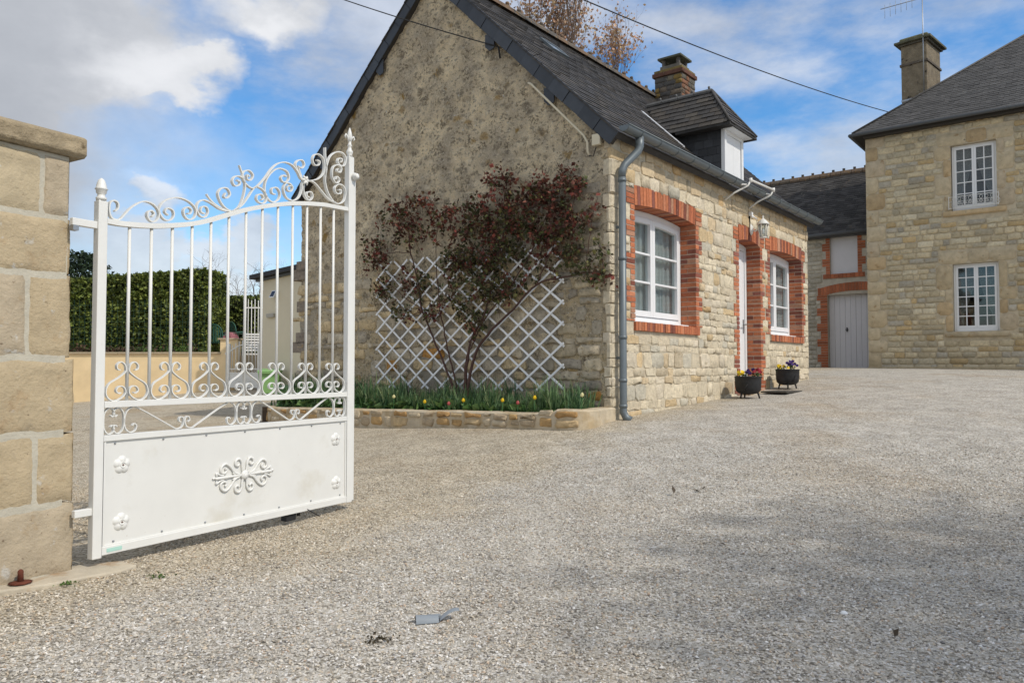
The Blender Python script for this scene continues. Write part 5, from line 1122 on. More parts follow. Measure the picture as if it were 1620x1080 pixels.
def pots():
    def pot(loc, rz, lab):
        t = empty('cauldron_planter', loc, rz, lab, 'planter', 'cast iron planters by the cottage door'); R_ = .185
        q = MB(); q.lathe([(0, .055), (.07, .058), (.135, .075), (.170, .11), (.178, .16), (.182, .24), (R_, .30), (R_+.008, .31), (R_-.004, .315), (R_-.02, .30), (R_-.03, .27), (0, .27)], (0, 0, 0), 28); q.build('pot_body', M_iron, t)
        MB().lathe([(0, .268), (R_-.02, .27), (R_-.02, .282), (0, .295)], (0, 0, 0), 16).build('potting_soil', M_soil, t)
        for k in range(3):
            th = .5+k*2.094; c, s = math.cos(th), math.sin(th); MB().tube([(.125*c, .125*s, .10), (.145*c, .145*s, .05), (.158*c, .158*s, .0)], [.016, .013, .011], 7).build('leg', M_iron, t)
        for s in (-1, 1): MB().tube([(s*.178, -.02, .20), (s*.205, -.02, .195), (s*.212, 0, .16), (s*.205, .02, .13), (s*.176, .02, .12)], .007, 6).build('ring_handle', M_iron, t)
        return t
    p1 = Vector(cw(3.19, -.34)); p1.z = gz(p1.x, p1.y)+.005; p2 = Vector(cw(4.98, -.30)); p2.z = gz(p2.x, p2.y)+.005
    pot(p1, ROT+.2, 'black cast iron cauldron planter left of the cottage door'); pot(p2, ROT+.9, 'black cast iron cauldron planter right of the cottage door, below the far window')
    def pansy(c, m, lab, n, hh=.10):
        t = empty('pansy', c, 0, lab, 'pansy', 'pansies in the cauldron planters'); pts = [Vector((random.gauss(0, .04), random.gauss(0, .04), random.uniform(0, hh*.7))) for _ in range(60)]; V, F, T = leaves(pts, .035, [random.choice([(.05, .09, .03), (.03, .06, .02)]) for _ in pts], .6); from_arrays('pansy_leaves', V, F, T, M_leaf, t)
        q = MB()
        for _ in range(n):
            p = Vector((random.gauss(0, .035), random.gauss(0, .035), hh*random.uniform(.6, 1.1))); f_ = Vector((jit(.8)-.3, -1+jit(.5), .4+jit(.3))).normalized(); a = f_.orthogonal().normalized(); b = f_.cross(a)
            for k in range(5):
                th = k*1.2566; d = a*math.cos(th)+b*math.sin(th); e = a*math.cos(th+1.57)+b*math.sin(th+1.57); q.add([p, p+d*.017+e*.013+f_*.003, p+d*.028, p+d*.017-e*.013+f_*.003], [(0, 1, 2, 3)])
        q.build('blossoms', m, t)
    vx = Vector((AX, AY, 0)); ac = Vector((1, .05, 0)).normalized()
    z = Vector((0, 0, .28))
    pansy(p1-ac*.10+z, M_pansy_y, 'yellow and maroon pansy in the left planter', 9); pansy(p1+ac*.02+z, M_pansy_p, 'dark violet pansy in the middle of the left planter', 9, .12); pansy(p1+ac*.13+z, M_pansy_r, 'deep red pansy at the right of the left planter', 8, .13)
    pansy(p2-ac*.12+z, M_pansy_y, 'yellow pansy in the right planter', 8, .09); pansy(p2+ac*.05+z, M_pansy_p, 'tall dark purple pansy in the right planter', 16, .15)
    c = cw(4.35, -.42); c.z = gz(c.x, c.y)+.004; q = MB().box((-.36, -.2, 0), (.36, .2, .022)); o = q.build('door_mat', mat('dark_mat', (.07, .065, .055), .95, var=.3, vscale=30, bump=.6), bevel=.006); o.location = c; o.rotation_euler = (0, 0, ROT); tag(o, 'thin dark mat on the gravel before the cottage door', 'mat')
pots()

# ------------------------------------------------------------ tall stone house on the right (local: x into the house, facade runs along -y)
HX, HY = 9.4056, 20.0
hou = empty('stone_house', (HX, HY, 1.0), ROT, 'tall two storey stone house with hipped slate roof at the right edge', 'house')
HF = lambda p, q, d: (-d, -p, q-1.0)     # p along the front to the right, q world height, d outwards
def hbox(mb, p0, p1, q0, q1, d0, d1, t=(1, 1, 1)): return mb.box((-d1, -p1, q0-1), (-d0, -p0, q1-1), t)
def house():
    OW = [(1.97, 2.94, 1.90, 3.575, 6), (1.98, 2.94, 4.90, 6.54, 5), (6.6, 7.57, 1.90, 3.575, 6), (6.6, 7.57, 4.90, 6.54, 5)]; E_ = 7.12; Lh = 9.2
    mb = MB(); xs = [0, 1.97, 2.94, 6.6, 7.57, Lh]
    for i in range(5):
        if i % 2 == 0: hbox(mb, xs[i], xs[i+1], .8, E_, -.5, 0)
        else:
            for z0, z1 in ((.8, 1.9), (3.575, 4.9), (6.54, E_)): hbox(mb, xs[i], xs[i+1], z0, z1, -.5, 0)
    wall = mb.build('front_wall', mat('house_mortar', (.50, .43, .31), .95, var=.2, vscale=8, bump=.5, bscale=50), hou)
    q = MB(); hbox(q, .001, .5, .8, E_, -8, -.5); hbox(q, Lh-.5, Lh-.001, .8, E_, -8, -.5); q.build('side_walls', mat('house_mortar'), hou)
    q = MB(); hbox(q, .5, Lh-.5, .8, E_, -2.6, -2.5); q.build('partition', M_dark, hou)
    # dressed stones: corner, lintels, jambs, sills
    ms = mat('dressed_stone', rough=.9, var=.22, vscale=7, bump=.6, bscale=35, tint=True, spots=[(4, .58, .68, (.36, .24, .12)), (12, .64, .7, (.20, .18, .14))])
    ds = Pieces('dressed_stone', ms, wall, hou); blocks = []; ty = lambda: (lambda k: random.choice([(.50*k, .405*k, .26*k), (.46*k, .38*k, .265*k), (.53*k, .44*k, .295*k), (.48*k, .36*k, .21*k)]))(random.uniform(.88, 1.1))
    def dressed(a, b, z0, z1, d=.014):
        ds.add(rubble(rrect(a+.004, b-.004, z0+.004, z1-.004, .004), HF, d, .012, -.02, ty(), .003), HF((a+b)/2, (z0+z1)/2, 0), math.sqrt((b-a)*(z1-z0))); blocks.append(lambda u, w, A=a, B=b, Z0=z0, Z1=z1: (A-.008, B+.008) if w > Z0+.012 and u < Z1-.012 else None)
    z = .95; i = 0
    while z < E_-.03:
        h = random.uniform(.3, .46); z1 = min(z+h, E_); dressed(-.005, .46 if i % 2 else .30, z, z1, .016); z = z1; i += 1
    for (a, b, z0, z1, n) in OW:
        m1, m2 = a+(b-a)*.35, a+(b-a)*.8
        dressed(a-.30, m1, z1+.006, z1+.30); dressed(m1, m2, z1+.008, z1+.33); dressed(m2, b+.36, z1+.006, z1+.28)
        dressed(a-.20, b+.20, z0-.14, z0-.005, .05)
        z = z0; i = 0
        while z < z1-.05:
            h = random.uniform(.25, .48); zz = z1 if z1-(z+h) < .2 else z+h
            dressed(a-(.36 if i % 2 else .17), a-.004, z, zz, .012); dressed(b+.004, b+(.17 if i % 2 else .36), z, zz, .012); z = zz; i += 1
        blocks.append(lambda u, w, A=a, B=b, Z0=z0, Z1=z1: (A, B) if w > Z0 and u < Z1 else None)
    ds.finish()
    st = Pieces('stone', M_stone, wall, hou); hs = lambda: (lambda k: random.choice([(.55*k, .465*k, .31*k)]*4+[(.48*k, .42*k, .30*k)]*2+[(.52*k, .39*k, .21*k), (.43*k, .39*k, .31*k), (.60*k, .53*k, .38*k)]))(random.uniform(.8, 1.16))
    z = .97
    while z < E_-.02:
        z1 = min(z+random.uniform(.115, .175), E_-.003)
        for a, b in free(z, z1, 0, 5.2, blocks):
            for x0, x1 in course(a, b, .14, .42):
                if x1-x0 > .04: st.add(rubble(rrect(x0+.007, x1-.007, z+.007, z1-.007, .009), HF, random.uniform(.012, .03), .016, -.01, hs(), .007), HF((x0+x1)/2, (z+z1)/2, 0), math.sqrt((x1-x0)*(z1-z)))
        z = z1
    st.finish()
    q = MB(); hbox(q, -.01, Lh, .93, 1.03, 0, .05); q.build('plinth', mat('plinth_mortar', (.45, .37, .24), .95, var=.2, bump=.5), hou, bevel=.01)
    # windows
    for i, (a, b, z0, z1, n) in enumerate(OW):
        q = MB(); fw = .055; y = -.12
        hbox(q, a+.005, a+fw, z0+.005, z1-.005, y-.06, y); hbox(q, b-fw, b-.005, z0+.005, z1-.005, y-.06, y); hbox(q, a+fw, b-fw, z1-fw, z1-.005, y-.06, y-.001); hbox(q, a+fw, b-fw, z0+.005, z0+.085, y-.06, y+.02)
        w = q.build('window', M_pvc, hou, bevel=.004); c = (a+b)/2
        for s0, s1 in ((a+fw+.002, c-.002), (c+.002, b-fw-.002)):
            q = MB(); t = .045; zb, zt = z0+.088, z1-fw-.003
            hbox(q, s0, s0+t, zb, zt, y-.05, y+.015); hbox(q, s1-t, s1, zb, zt, y-.05, y+.015); hbox(q, s0+t, s1-t, zt-t, zt, y-.05, y+.014); hbox(q, s0+t, s1-t, zb, zb+t+.01, y-.05, y+.014)
            g0, g1, h0, h1 = s0+t, s1-t, zb+t+.01, zt-t
            hbox(q, (g0+g1)/2-.011, (g0+g1)/2+.011, h0, h1, y-.03, y+.008)
            for k in range(1, n):
                zz = h0+(h1-h0)*k/n; hbox(q, g0, (g0+g1)/2-.011, zz-.011, zz+.011, y-.03, y+.007); hbox(q, (g0+g1)/2+.011, g1, zz-.011, zz+.011, y-.03, y+.007)
            q.build('sash', M_pvc, w)
            for k in range(n):
                for u0, u1 in ((g0, (g0+g1)/2-.011), ((g0+g1)/2+.011, g1)):
                    q = MB(); hbox(q, u0, u1, h0+(h1-h0)*k/n+.011*(k > 0), h0+(h1-h0)*(k+1)/n-.011*(k < n-1), y-.02, y-.014); q.build('pane', M_glass, w)
        # tied-back curtains
        for s in (-1, 1):
            v = []; m = 24
            for k in range(m+1):
                zz = z1-.05-(z1-z0-.12)*k/m; t = k/m; pull = .40*min(1, t*1.3)**1.5 if t < .75 else .40+.02*(t-.75)
                for j in range(9): 
                    u = j/8; e = a+.06 if s < 0 else b-.06; wd = (.43-pull*.75); v.append(HF(e-s*(-1)*0+(wd*u if s < 0 else -wd*u), zz, y-.16+.02*math.sin(j*2.1+k*.1)))
            q = MB().add(v, [(k*9+j, k*9+j+1, (k+1)*9+j+1, (k+1)*9+j) for k in range(m) for j in range(8)], smooth=True); q.build('curtain', M_sheer, w)
    # ornamental rail across the upper windows
    for a, b, z0, z1, n in (OW[1], OW[3]):
        q = MB(); f = lambda x, z, d: HF(x, z, .03+d); q.ribbon([(a-.06, z0+.34), (b+.03, z0+.34)], f, .012, .012); q.ribbon([(a-.06, z0+.22), (b+.03, z0+.22)], f, .01, .008); q.ribbon([(a-.06, z0+.06), (b+.03, z0+.06)], f, .012, .012); q.ribbon([(a-.06, z0+.03), (a-.06, z0+.36)], f, .012, .012); q.ribbon([(b+.03, z0+.03), (b+.03, z0+.36)], f, .012, .012)
        x = a; 
        while x < b:
            cx = x+.055; q.ribbon([(cx+.045*math.cos(t*.5), z0+.14+.07*math.sin(t*.5)) for t in range(13)], f, .01, .009); q.ribbon([(cx+.02*math.cos(t*.8+2), z0+.16+.02*math.sin(t*.8+2)) for t in range(8)], f, .01, .009); q.ribbon([(cx+.035*math.cos(t*.6), z0+.28+.04*math.sin(t*.6)) for t in range(11)], f, .01, .007); x += .115
        q.build('window_guard', M_white, hou)
    # roof: hipped, slates in courses
    e = .26; zr = 7.20; p_ = .81; run = 4.3; x0, x1, y0, y1 = -e, 8.2, -(Lh+e), e
    q = MB(); V = [(x0, y1, zr-1), (x0, y0, zr-1), (x1, y0, zr-1), (x1, y1, zr-1), (x0+run, y1-run, zr-1+run*p_), (x0+run, y0+run, zr-1+run*p_)]; q.add(V+[(a, b, c-.07) for a, b, c in V[:4]], [(0, 4, 5, 1), (1, 5, 2), (2, 5, 4, 3), (3, 4, 0), (0, 1, 7, 6), (1, 2, 8, 7), (2, 3, 9, 8), (3, 0, 6, 9), (6, 7, 8, 9)]); rf = q.build('roof', mat('roof_boarding'), hou)
    s = math.hypot(1, p_); f = lambda x, l, d: (x0+l/s-d*p_/s, y1-x, zr-1+l*p_/s+d/s)
    pc = Pieces('slate', M_slate, rf, hou); LS = run*s
    slates(pc, f, 0, 5.6, LS, .115, .24, lambda: (lambda k: (.066*k, .064*k, .062*k))(random.uniform(.75, 1.25)), clamp=lambda l: (l/s, 99)); pc.finish(minpx=10)
    q = MB(); q.tube([(x0, y1, zr-1+.02), (x0+run, y1-run, zr-1+run*p_+.03)], .03, 6, tint=(.07, .066, .062)); q.build('hip_roll', M_slate, rf)
    q = MB(); q.tube([(x0-.05, y1+.05, zr-1-.045), (x0-.05, y0, zr-1-.045)], .045, 8); q.tube([(x0-.05, y1+.05, zr-1-.045), (x1, y1+.05, zr-1-.045)], .045, 8); q.build('gutter', mat('dark_zinc', (.09, .095, .10), .55), hou)
    q = MB(); q.box((-.2, -Lh, zr-1-.14), (.0-.002, .0, zr-1-.075)); q.build('soffit', mat('verge_board'), hou)
house()
def hchimney():
    # stands on the left slope, turned a little against the front
    c = HF(.90, 0, -2.6); r = MB(); ch = empty('x', (0, 0, 0)); bpy.data.objects.remove(ch)
    A_ = R(-8); cs, sn = math.cos(A_), math.sin(A_); W2, L2 = .34, .56
    def tf(x, y, z): return (c[0]+x*cs-y*sn, c[1]+x*sn+y*cs, z-1)
    def bx(e, z0, z1, t, ey=None):
        q = MB(); q.box((-L2-e, -W2-e, z0), (L2+e, W2+e, z1), t); q.v = [tf(*v) for v in q.v]; return q
    ch = bx(0, 7.4, 10.35, (.20, .165, .115)).build('chimney', M_chim, hou, bevel=.02)
    bx(.03, 9.55, 9.62, (.12, .10, .08)).build('string_course', M_chim, ch, bevel=.01)
    bx(.06, 10.12, 10.18, (.10, .09, .07)).build('cornice', M_chim, ch, bevel=.01); bx(.14, 10.18, 10.25, (.11, .11, .075)).build('cornice', M_chim, ch, bevel=.015)
    q = MB(); q.box((-L2-.04, -W2-.04, 10.25), (L2+.04, W2+.04, 10.36), (.16, .16, .09)); q.v = [tf(*v) for v in q.v]; q.build('crown_slab', M_chim, ch, bevel=.05)
    bx(.006, 8.55, 8.60, (.25, .26, .27)).build('aerial_band', M_steel, ch)
    # aerial
    tp = tf(-L2-.12, -W2+.05, 0); wp = hou.matrix_basis @ Vector(tp) if False else Matrix.Translation(hou.location) @ hou.rotation_euler.to_matrix().to_4x4() @ Vector((tp[0], tp[1], 0))
    t = empty('television_aerial', (wp.x, wp.y, 8.45), ROT, 'thin metal television aerial mast clamped to the chimney of the tall house', 'aerial')
    MB().tube([(0, 0, 0), (0, 0, 3.2)], .013, 6).build('mast', M_steel, t); MB().box((-.06, -.05, .05), (.12, .12, .16)).build('clamp', M_steel, t)
    MB().tube([(0, 0, .05), (.05, -.08, -.05), (.14, -.05, .0)], .02, 6).build('bracket', M_steel, t)
    q = MB(); q.tube([(0, -.05, 2.85), (-.1, 1.05, 2.8)], .012, 5)
    for k in range(6): y = .25+.14*k; q.tube([(-.05, y, 2.62-.02*k), (-.05, y, 3.02-.02*k)], .006, 4)
    q.build('aerial_rods', M_steel, t)
hchimney()
def barn():
    b = empty('barn', (HX+AX*1.5, HY+AY*1.5, 1.0), ROT, 'low slate roofed barn between the cottage and the tall house', 'barn')
    zE, x0, x1 = 4.86, -9.0, .45; f = lambda p, q, d: (-d, -p, q-1)
    OP = [(-1.45, -.28, .95, 3.12), (-1.36, -.61, 3.73, 4.80)]
    def hb(mb, p0, p1, q0, q1, d0, d1, t=(1, 1, 1)): return mb.box((-d1, -p1, q0-1), (-d0, -p0, q1-1), t)
    mb = MB(); hb(mb, x0, -1.45, .8, zE, -.4, 0); hb(mb, -1.45, -1.36, 3.12, zE, -.4, 0); hb(mb, -.28, x1, .8, zE, -.4, 0); hb(mb, -1.36, -.61, 3.12, 3.73, -.4, 0); hb(mb, -.61, -.28, 3.12, zE, -.4, 0); hb(mb, -1.36, -.61, 4.80, zE, -.4, 0)
    wall = mb.build('front_wall', mat('barn_mortar', (.42, .38, .31), .95, var=.2, bump=.5), b)
    br = Pieces('brick', M_brick, wall, b); blocks = []; brt = lambda: (lambda k: (.37*k, .125*k, .06*k))(random.uniform(.75, 1.2))
    n = 20
    ar = lambda x: 3.12+.10*(1-((x+.70)/.85)**2)
    for k in range(n):
        a, c = -1.72+1.72*k/n, -1.72+1.72*(k+1)/n; q = MB(); q.prism([(a+.004, ar(a) if a > -1.45 else 3.12), (c-.004, ar(c) if c > -1.45 else 3.12), (c-.004, max(ar(c), 3.1)+.24), (a+.004, max(ar(a), 3.1)+.24)], f, -.2, .014, brt()); br.add(q, f((a+c)/2, 3.2, 0), .13)
    blocks.append(lambda u, w: (-1.74, .1) if w > 3.1 and u < 3.47 else None)
    for (a, c, z0, z1) in OP:
        z = z0; i = 0
        while z < z1-.01:
            zz = min(z+.075, z1); g = (i//3) % 2; w = .22 if g else .12
            if z0 < 2: w += .08
            for e, s in ((a, -1), (c, 1)):
                p0, p1 = (e-w, e) if s < 0 else (e, e+w); q = MB(); hb(q, p0+.004, p1-.004, z+.005, zz-.005, -.2, .012+jit(.003), brt()); br.add(q, f((p0+p1)/2, z, 0), .12)
            blocks.append(lambda u, v, A=a-w, B=c+w, Z0=z, Z1=zz: (A-.005, B+.005) if v > Z0+.004 and u < Z1-.004 else None); z = zz; i += 1
    k = -1.56
    while k < -.42: q = MB(); hb(q, k+.004, min(k+.11, -.42)-.004, 3.60, 3.725, -.2, .03, brt()); br.add(q, f(k, 3.6, 0), .1); k += .11
    blocks.append(lambda u, w: (-1.58, -.4) if w > 3.6 and u < 3.73 else None); br.finish()
    st = Pieces('stone', M_stone, wall, b); z = .97
    while z < zE-.02:
        z1 = min(z+random.uniform(.10, .16), zE-.005)
        for a, c in free(z, z1, -3.4, .3, blocks):
            for p0, p1 in course(a, c, .14, .38):
                if p1-p0 > .04: st.add(rubble(rrect(p0+.007, p1-.007, z+.007, z1-.007, .009), f, random.uniform(.01, .025), .014, -.01, (lambda k: (.44*k, .40*k, .32*k))(random.uniform(.75, 1.15)), .006), f((p0+p1)/2, z, 0), math.sqrt((p1-p0)*(z1-z)))
        z = z1
    st.finish()
    d = MB(); hb(d, -1.45, -.28, .98, 3.23, -.24, -.2); d = d.build('door', M_door, b)
    n = 8
    for k in range(n): q = MB(); w = 1.17/n; hb(q, -1.45+w*k+.003, -1.45+w*(k+1)-.003, .99, 3.225, -.2, -.175-.004*(k % 2)); q.build('plank', M_door, d)
    q = MB(); hb(q, -.98, -.95, 2.05, 2.17, -.175, -.15); hb(q, -1.0, -.93, 2.10, 2.12, -.17, -.145); q.build('latch', M_iron, d)
    s_ = MB(); hb(s_, -1.36, -.61, 3.73, 4.80, -.12, -.08); s_.build('loft_shutter', mat('grey_white_shutter', (.58, .57, .59), .6, var=.03), b)
    sl = .92; ll = 3.35; nn = math.hypot(1, sl); rf = lambda x, l, dd: (-.22+l/nn-dd*sl/nn, -x, zE+.03-1+l*sl/nn+dd/nn)
    q = MB(); q.add([rf(x0, 0, 0), rf(x1, 0, 0), rf(x1, ll*nn*.74, 0), rf(x0, ll*nn*.74, 0)]+[rf(x0, 0, -.08), rf(x1, 0, -.08), rf(x1, ll*nn*.74, -.08), rf(x0, ll*nn*.74, -.08)], [(0, 1, 2, 3), (7, 6, 5, 4), (0, 4, 5, 1), (1, 5, 6, 2), (3, 2, 6, 7), (0, 3, 7, 4)]); roof = q.build('roof', mat('roof_boarding'), b)
    LL = ll*nn*.74
    q = MB(); q.add([rf(x0, LL, 0), rf(x1, LL, 0), (rf(x1, LL, 0)[0]*2+.2, -x1, zE-1), (rf(x0, LL, 0)[0]*2+.2, -x0, zE-1)], [(0, 1, 2, 3)]); q.build('rear_slope', mat('roof_boarding'), b)
    pc = Pieces('slate', mat('old_mossy_slate', rough=.8, var=.4, vscale=3, bump=.4, tint=True, spots=[(3.2, .60, .72, (.11, .075, .04)), (1.6, .66, .70, (.25, .24, .22)), (9, .68, .73, (.24, .22, .19))]), roof, b)
    slates(pc, rf, -4.6, x1, LL, .11, .22, lambda: (lambda k: (.040*k, .038*k, .037*k))(random.uniform(.6, 1.5))); pc.finish(minpx=10)
    top = rf(0, LL, 0); x = -4.8; rt = Pieces('ridge_tile', M_ridge, roof, b)
    while x < x1:
        q = MB(); q.tube([(top[0], -x-.005, top[2]-.02), (top[0], -x-.31, top[2]-.02)], .12, 8, smooth=False, tint=random.choice([(.19, .12, .075), (.15, .11, .08), (.12, .10, .08)])); q.box((top[0]-.03, -x-.10, top[2]+.08), (top[0]+.03, -x-.03, top[2]+.16), (.08, .075, .07)); rt.add(q, (top[0], -x, top[2]), .3); x += .32
    rt.finish()
    q = MB(); q.tube([(-.27, -x0, zE-1-.01), (-.27, -x1, zE-1-.01)], .05, 8); q.build('gutter', mat('dark_zinc'), b)
    q = MB(); hb(q, x0, x1, zE-.08, zE, .0, .2); q.build('eaves_board', mat('dark_zinc'), b)
barn()

# ------------------------------------------------------------ left background, seen through the gate
def ww(x, y, D): d = pix(x, y); return cam.location+d*(D/d.y)
def backwall():
    r = empty('yellow_garden_wall', (-10, 21.3, .2), 0, 'pale yellow rendered garden wall with stone coping behind the gate', 'wall')
    MB().box((-16, -.1, -.6), (1.85, .1, 1.19)).build('wall_panel', M_yel, r); x = -16
    while x < 1.85: MB().box((x+.003, -.15, 1.19), (min(x+1.0, 1.88)-.003, .15, 1.245)).build('coping', M_cop, r, bevel=.008); x += 1.0
    p = MB().box((1.853, -.13, -.4), (2.34, .15, 1.585)).build('end_pier', M_yel, r); MB().box((1.80, -.17, 1.585), (2.38, .19, 1.635)).build('pier_coping', M_cop, p, bevel=.008)
backwall()
def hedge(name, x0, x1, y0, y1, zb, zt, n, cols, lab, slope=0, size=.1, par=None):
    r = empty(name, ((x0+x1)/2, (y0+y1)/2, zb), 0, lab, 'hedge', 'clipped hedges behind the yellow wall'); cx, cy = (x0+x1)/2, (y0+y1)/2
    zt_ = lambda x: zt+slope*(x-x1)
    q = MB(); a, b_, c, d = x0-cx+.14, x1-cx-.14, y0-cy+.14, y1-cy-.14
    q.add([(a, c, 0), (b_, c, 0), (b_, d, 0), (a, d, 0), (a, c, zt_(x0)-zb-.14), (b_, c, zt_(x1)-zb-.14), (b_, d, zt_(x1)-zb-.14), (a, d, zt_(x0)-zb-.14)], [(0, 1, 5, 4), (1, 2, 6, 5), (2, 3, 7, 6), (3, 0, 4, 7), (4, 5, 6, 7)]); q.build('inner_branches', mat('hedge_core', (.012, .014, .008), .95), r)
    pts = []; areas = [(x1-x0)*(zt-zb), (y1-y0)*(zt-zb), (x1-x0)*(y1-y0)]; cl = []
    for _ in range(n):
        f = random.choices((0, 1, 2), areas)[0]; dep = abs(random.gauss(0, .06))-.03; u, v = random.random(), random.random()
        bump = noise.noise((u*(x1-x0)*1.3, v*3, f*7))*.09
        if f == 0: x = x0+u*(x1-x0); z = zb+v*(zt_(x)-zb); p = (x, y0+dep+bump, z)
        elif f == 1: p = (x1-dep-bump, y0+u*(y1-y0), zb+v*(zt-zb))
        else: x = x0+u*(x1-x0); p = (x, y0+v*(y1-y0), zt_(x)-dep+bump*.6)
        pts.append((p[0]-cx, p[1]-cy, p[2]-zb)); k = .65+.7*(noise.noise((p[0]*1.8, p[1]*1.8, p[2]*1.8))*.5+.5); c = random.choice(cols); cl.append(tuple(q*k for q in c))
    V, F, T = leaves(pts, size, cl, .5); from_arrays('hedge_leaves', V, F, T, M_leaf, r, kind='stuff')
LG = [(.12, .155, .03), (.17, .21, .04), (.075, .11, .025), (.25, .29, .07), (.05, .075, .02)]
hedge('laurel_hedge', -16.0, -9.15, 22.6, 24.3, .9, 3.93, 30000, LG, 'tall clipped laurel hedge rising behind the yellow wall', .075, .11)
hedge('laurel_hedge', -10.5, -4.4, 26.6, 27.6, .8, 3.50, 13000, [tuple(c*.8 for c in q) for q in LG], 'lower hedge in the distance behind the garden chairs', 0, .11)
def undergrowth():
    o = MB().box((-16, 21.42, .5), (-8.3, 22.7, 1.38)).build('garden_soil', M_soil); tag(o, 'dark planting strip of earth behind the yellow wall', kind='structure')
    pts = [(random.uniform(-14, -9.2), random.uniform(21.5, 22.6), 1.42+abs(random.gauss(0, .09))) for _ in range(3000)]; V, F, T = leaves(pts, .09, [random.choice([(.09, .05, .03), (.06, .04, .025), (.05, .08, .02)] if p[0] < -10.8 or random.random() < .5 else [(.07, .13, .02), (.05, .09, .02)]) for p in pts], .5)
    o = from_arrays('undergrowth', V, F, T, M_dull, kind='stuff'); o['label'] = 'brown and green low undergrowth at the foot of the hedge'
    # wire netting in front of the hedge
    q = MB(); x = -14.5
    while x < -9.0: q.tube([(x, 22.3, 1.4), (x, 22.3, 3.0)], .004, 3, cap=False); x += .16
    z = 1.4
    while z < 3.0: q.tube([(-14.5, 22.3, z), (-9.0, 22.3, z)], .004, 3, cap=False); z += .16
    tag(q.build('wire_netting', mat('green_wire', (.04, .10, .08), .6)), 'thin green wire netting in front of the tall hedge', 'fence')
undergrowth()
def branch(mb, tips, p, d, L_, r, depth, spread=.5, up=.1, seg=3, gnarl=.18):
    pts = [p.copy()]; dd = d.copy()
    for i in range(seg): dd = (dd+Vector((jit(gnarl), jit(gnarl), jit(gnarl)+up*.3))).normalized(); pts.append(pts[-1]+dd*L_/seg)
    mb.tube(pts, [r*(1-.45*i/seg) for i in range(seg+1)], 6 if r > .03 else (4 if r > .012 else 3), cap=False, smooth=r > .02)
    if depth == 0: tips.append((pts[-1], dd)); return
    tips.append((pts[-1], dd)) if depth < 3 else None
    for k in range(random.choice((2, 3, 3))):
        nd = (dd+Vector((jit(spread), jit(spread), jit(spread)*.8+up))).normalized(); branch(mb, tips, pts[-1 if k else -2].copy(), nd, L_*random.uniform(.62, .85), r*.56, depth-1, spread, up, seg, gnarl)
def baretree(name, loc, h, label, depth, r, spread, up, leafn=0, leafc=None, leafs=.05, first=None, gnarl=.18):
    t = empty(name, loc, 0, label, 'tree'); mb = MB(); tips = []; tr = MB(); th = h*.3
    tr.tube([(0, 0, -.2), (.03, 0, th*.5), (0, .03, th)], [r*1.3, r, r*.85], 10); tr.build('trunk', M_bark, t)
    for k in range(5):
        a = k*1.26+jit(.3); branch(mb, tips, Vector((0, 0, th*random.uniform(.8, 1))), Vector((math.cos(a)*spread, math.sin(a)*spread, 1)).normalized(), h*.24, r*.6, depth, spread, up, gnarl=gnarl)
    cr = mb.build('crown', M_twig, t)
    if leafn:
        pts = []; cl = []
        for p, d in tips:
            for _ in range(leafn): pts.append(p+Vector((jit(.25), jit(.25), jit(.35)))); cl.append(random.choice(leafc))
        V, F, T = leaves(pts, leafs, cl, .0); from_arrays('young_leaves', V, F, T, M_dull, t, kind='stuff')
random.seed(21); p = ww(398, 560, 30); baretree('bare_tree', (p.x, p.y, .4), 5.6, 'gnarled bare tree standing behind the annex and low hedge', 6, .14, .75, .04, gnarl=.38)
random.seed(5); p = ww(930, 582, 34)
baretree('budding_tree', (p.x-1.2, p.y, 1.0), 17.5, 'tall tree with thin pinkish young leaves rising beyond the cottage roof', 6, .24, .30, .22, 2, [(.50, .30, .20), (.55, .38, .26), (.42, .26, .17), (.50, .38, .24)], .16)
def conifer():
    t = empty('evergreen_tree', (-15.6, 27, .2), 0, 'dark evergreen tree top showing over the hedge beside the pillar', 'tree'); MB().tube([(0, 0, 0), (0, 0, 4.0)], [.18, .05], 8).build('trunk', M_bark, t)
    pts = []; cl = []
    for _ in range(9000):
        z = random.uniform(1, 4.9); rr = 1.45*math.sqrt(max(0.02, 1-((z-3.1)/2.0)**2)) if abs(z-3.1) < 2 else .25; a = random.random()*6.283; q = rr*random.random()**.4*(1+.25*noise.noise((math.cos(a)*2, math.sin(a)*2, z*1.2))); pts.append((q*math.cos(a), q*math.sin(a), z)); k = .6+.8*(noise.noise((q*math.cos(a)*1.5, q*math.sin(a)*1.5, z*1.5))*.5+.5); cl.append(random.choice([(.018*k, .035*k, .016*k), (.028*k, .05*k, .02*k)]))
    V, F, T = leaves(pts, .13, cl, .2); from_arrays('crown', V, F, T, M_dull, t, kind='stuff')
conifer()
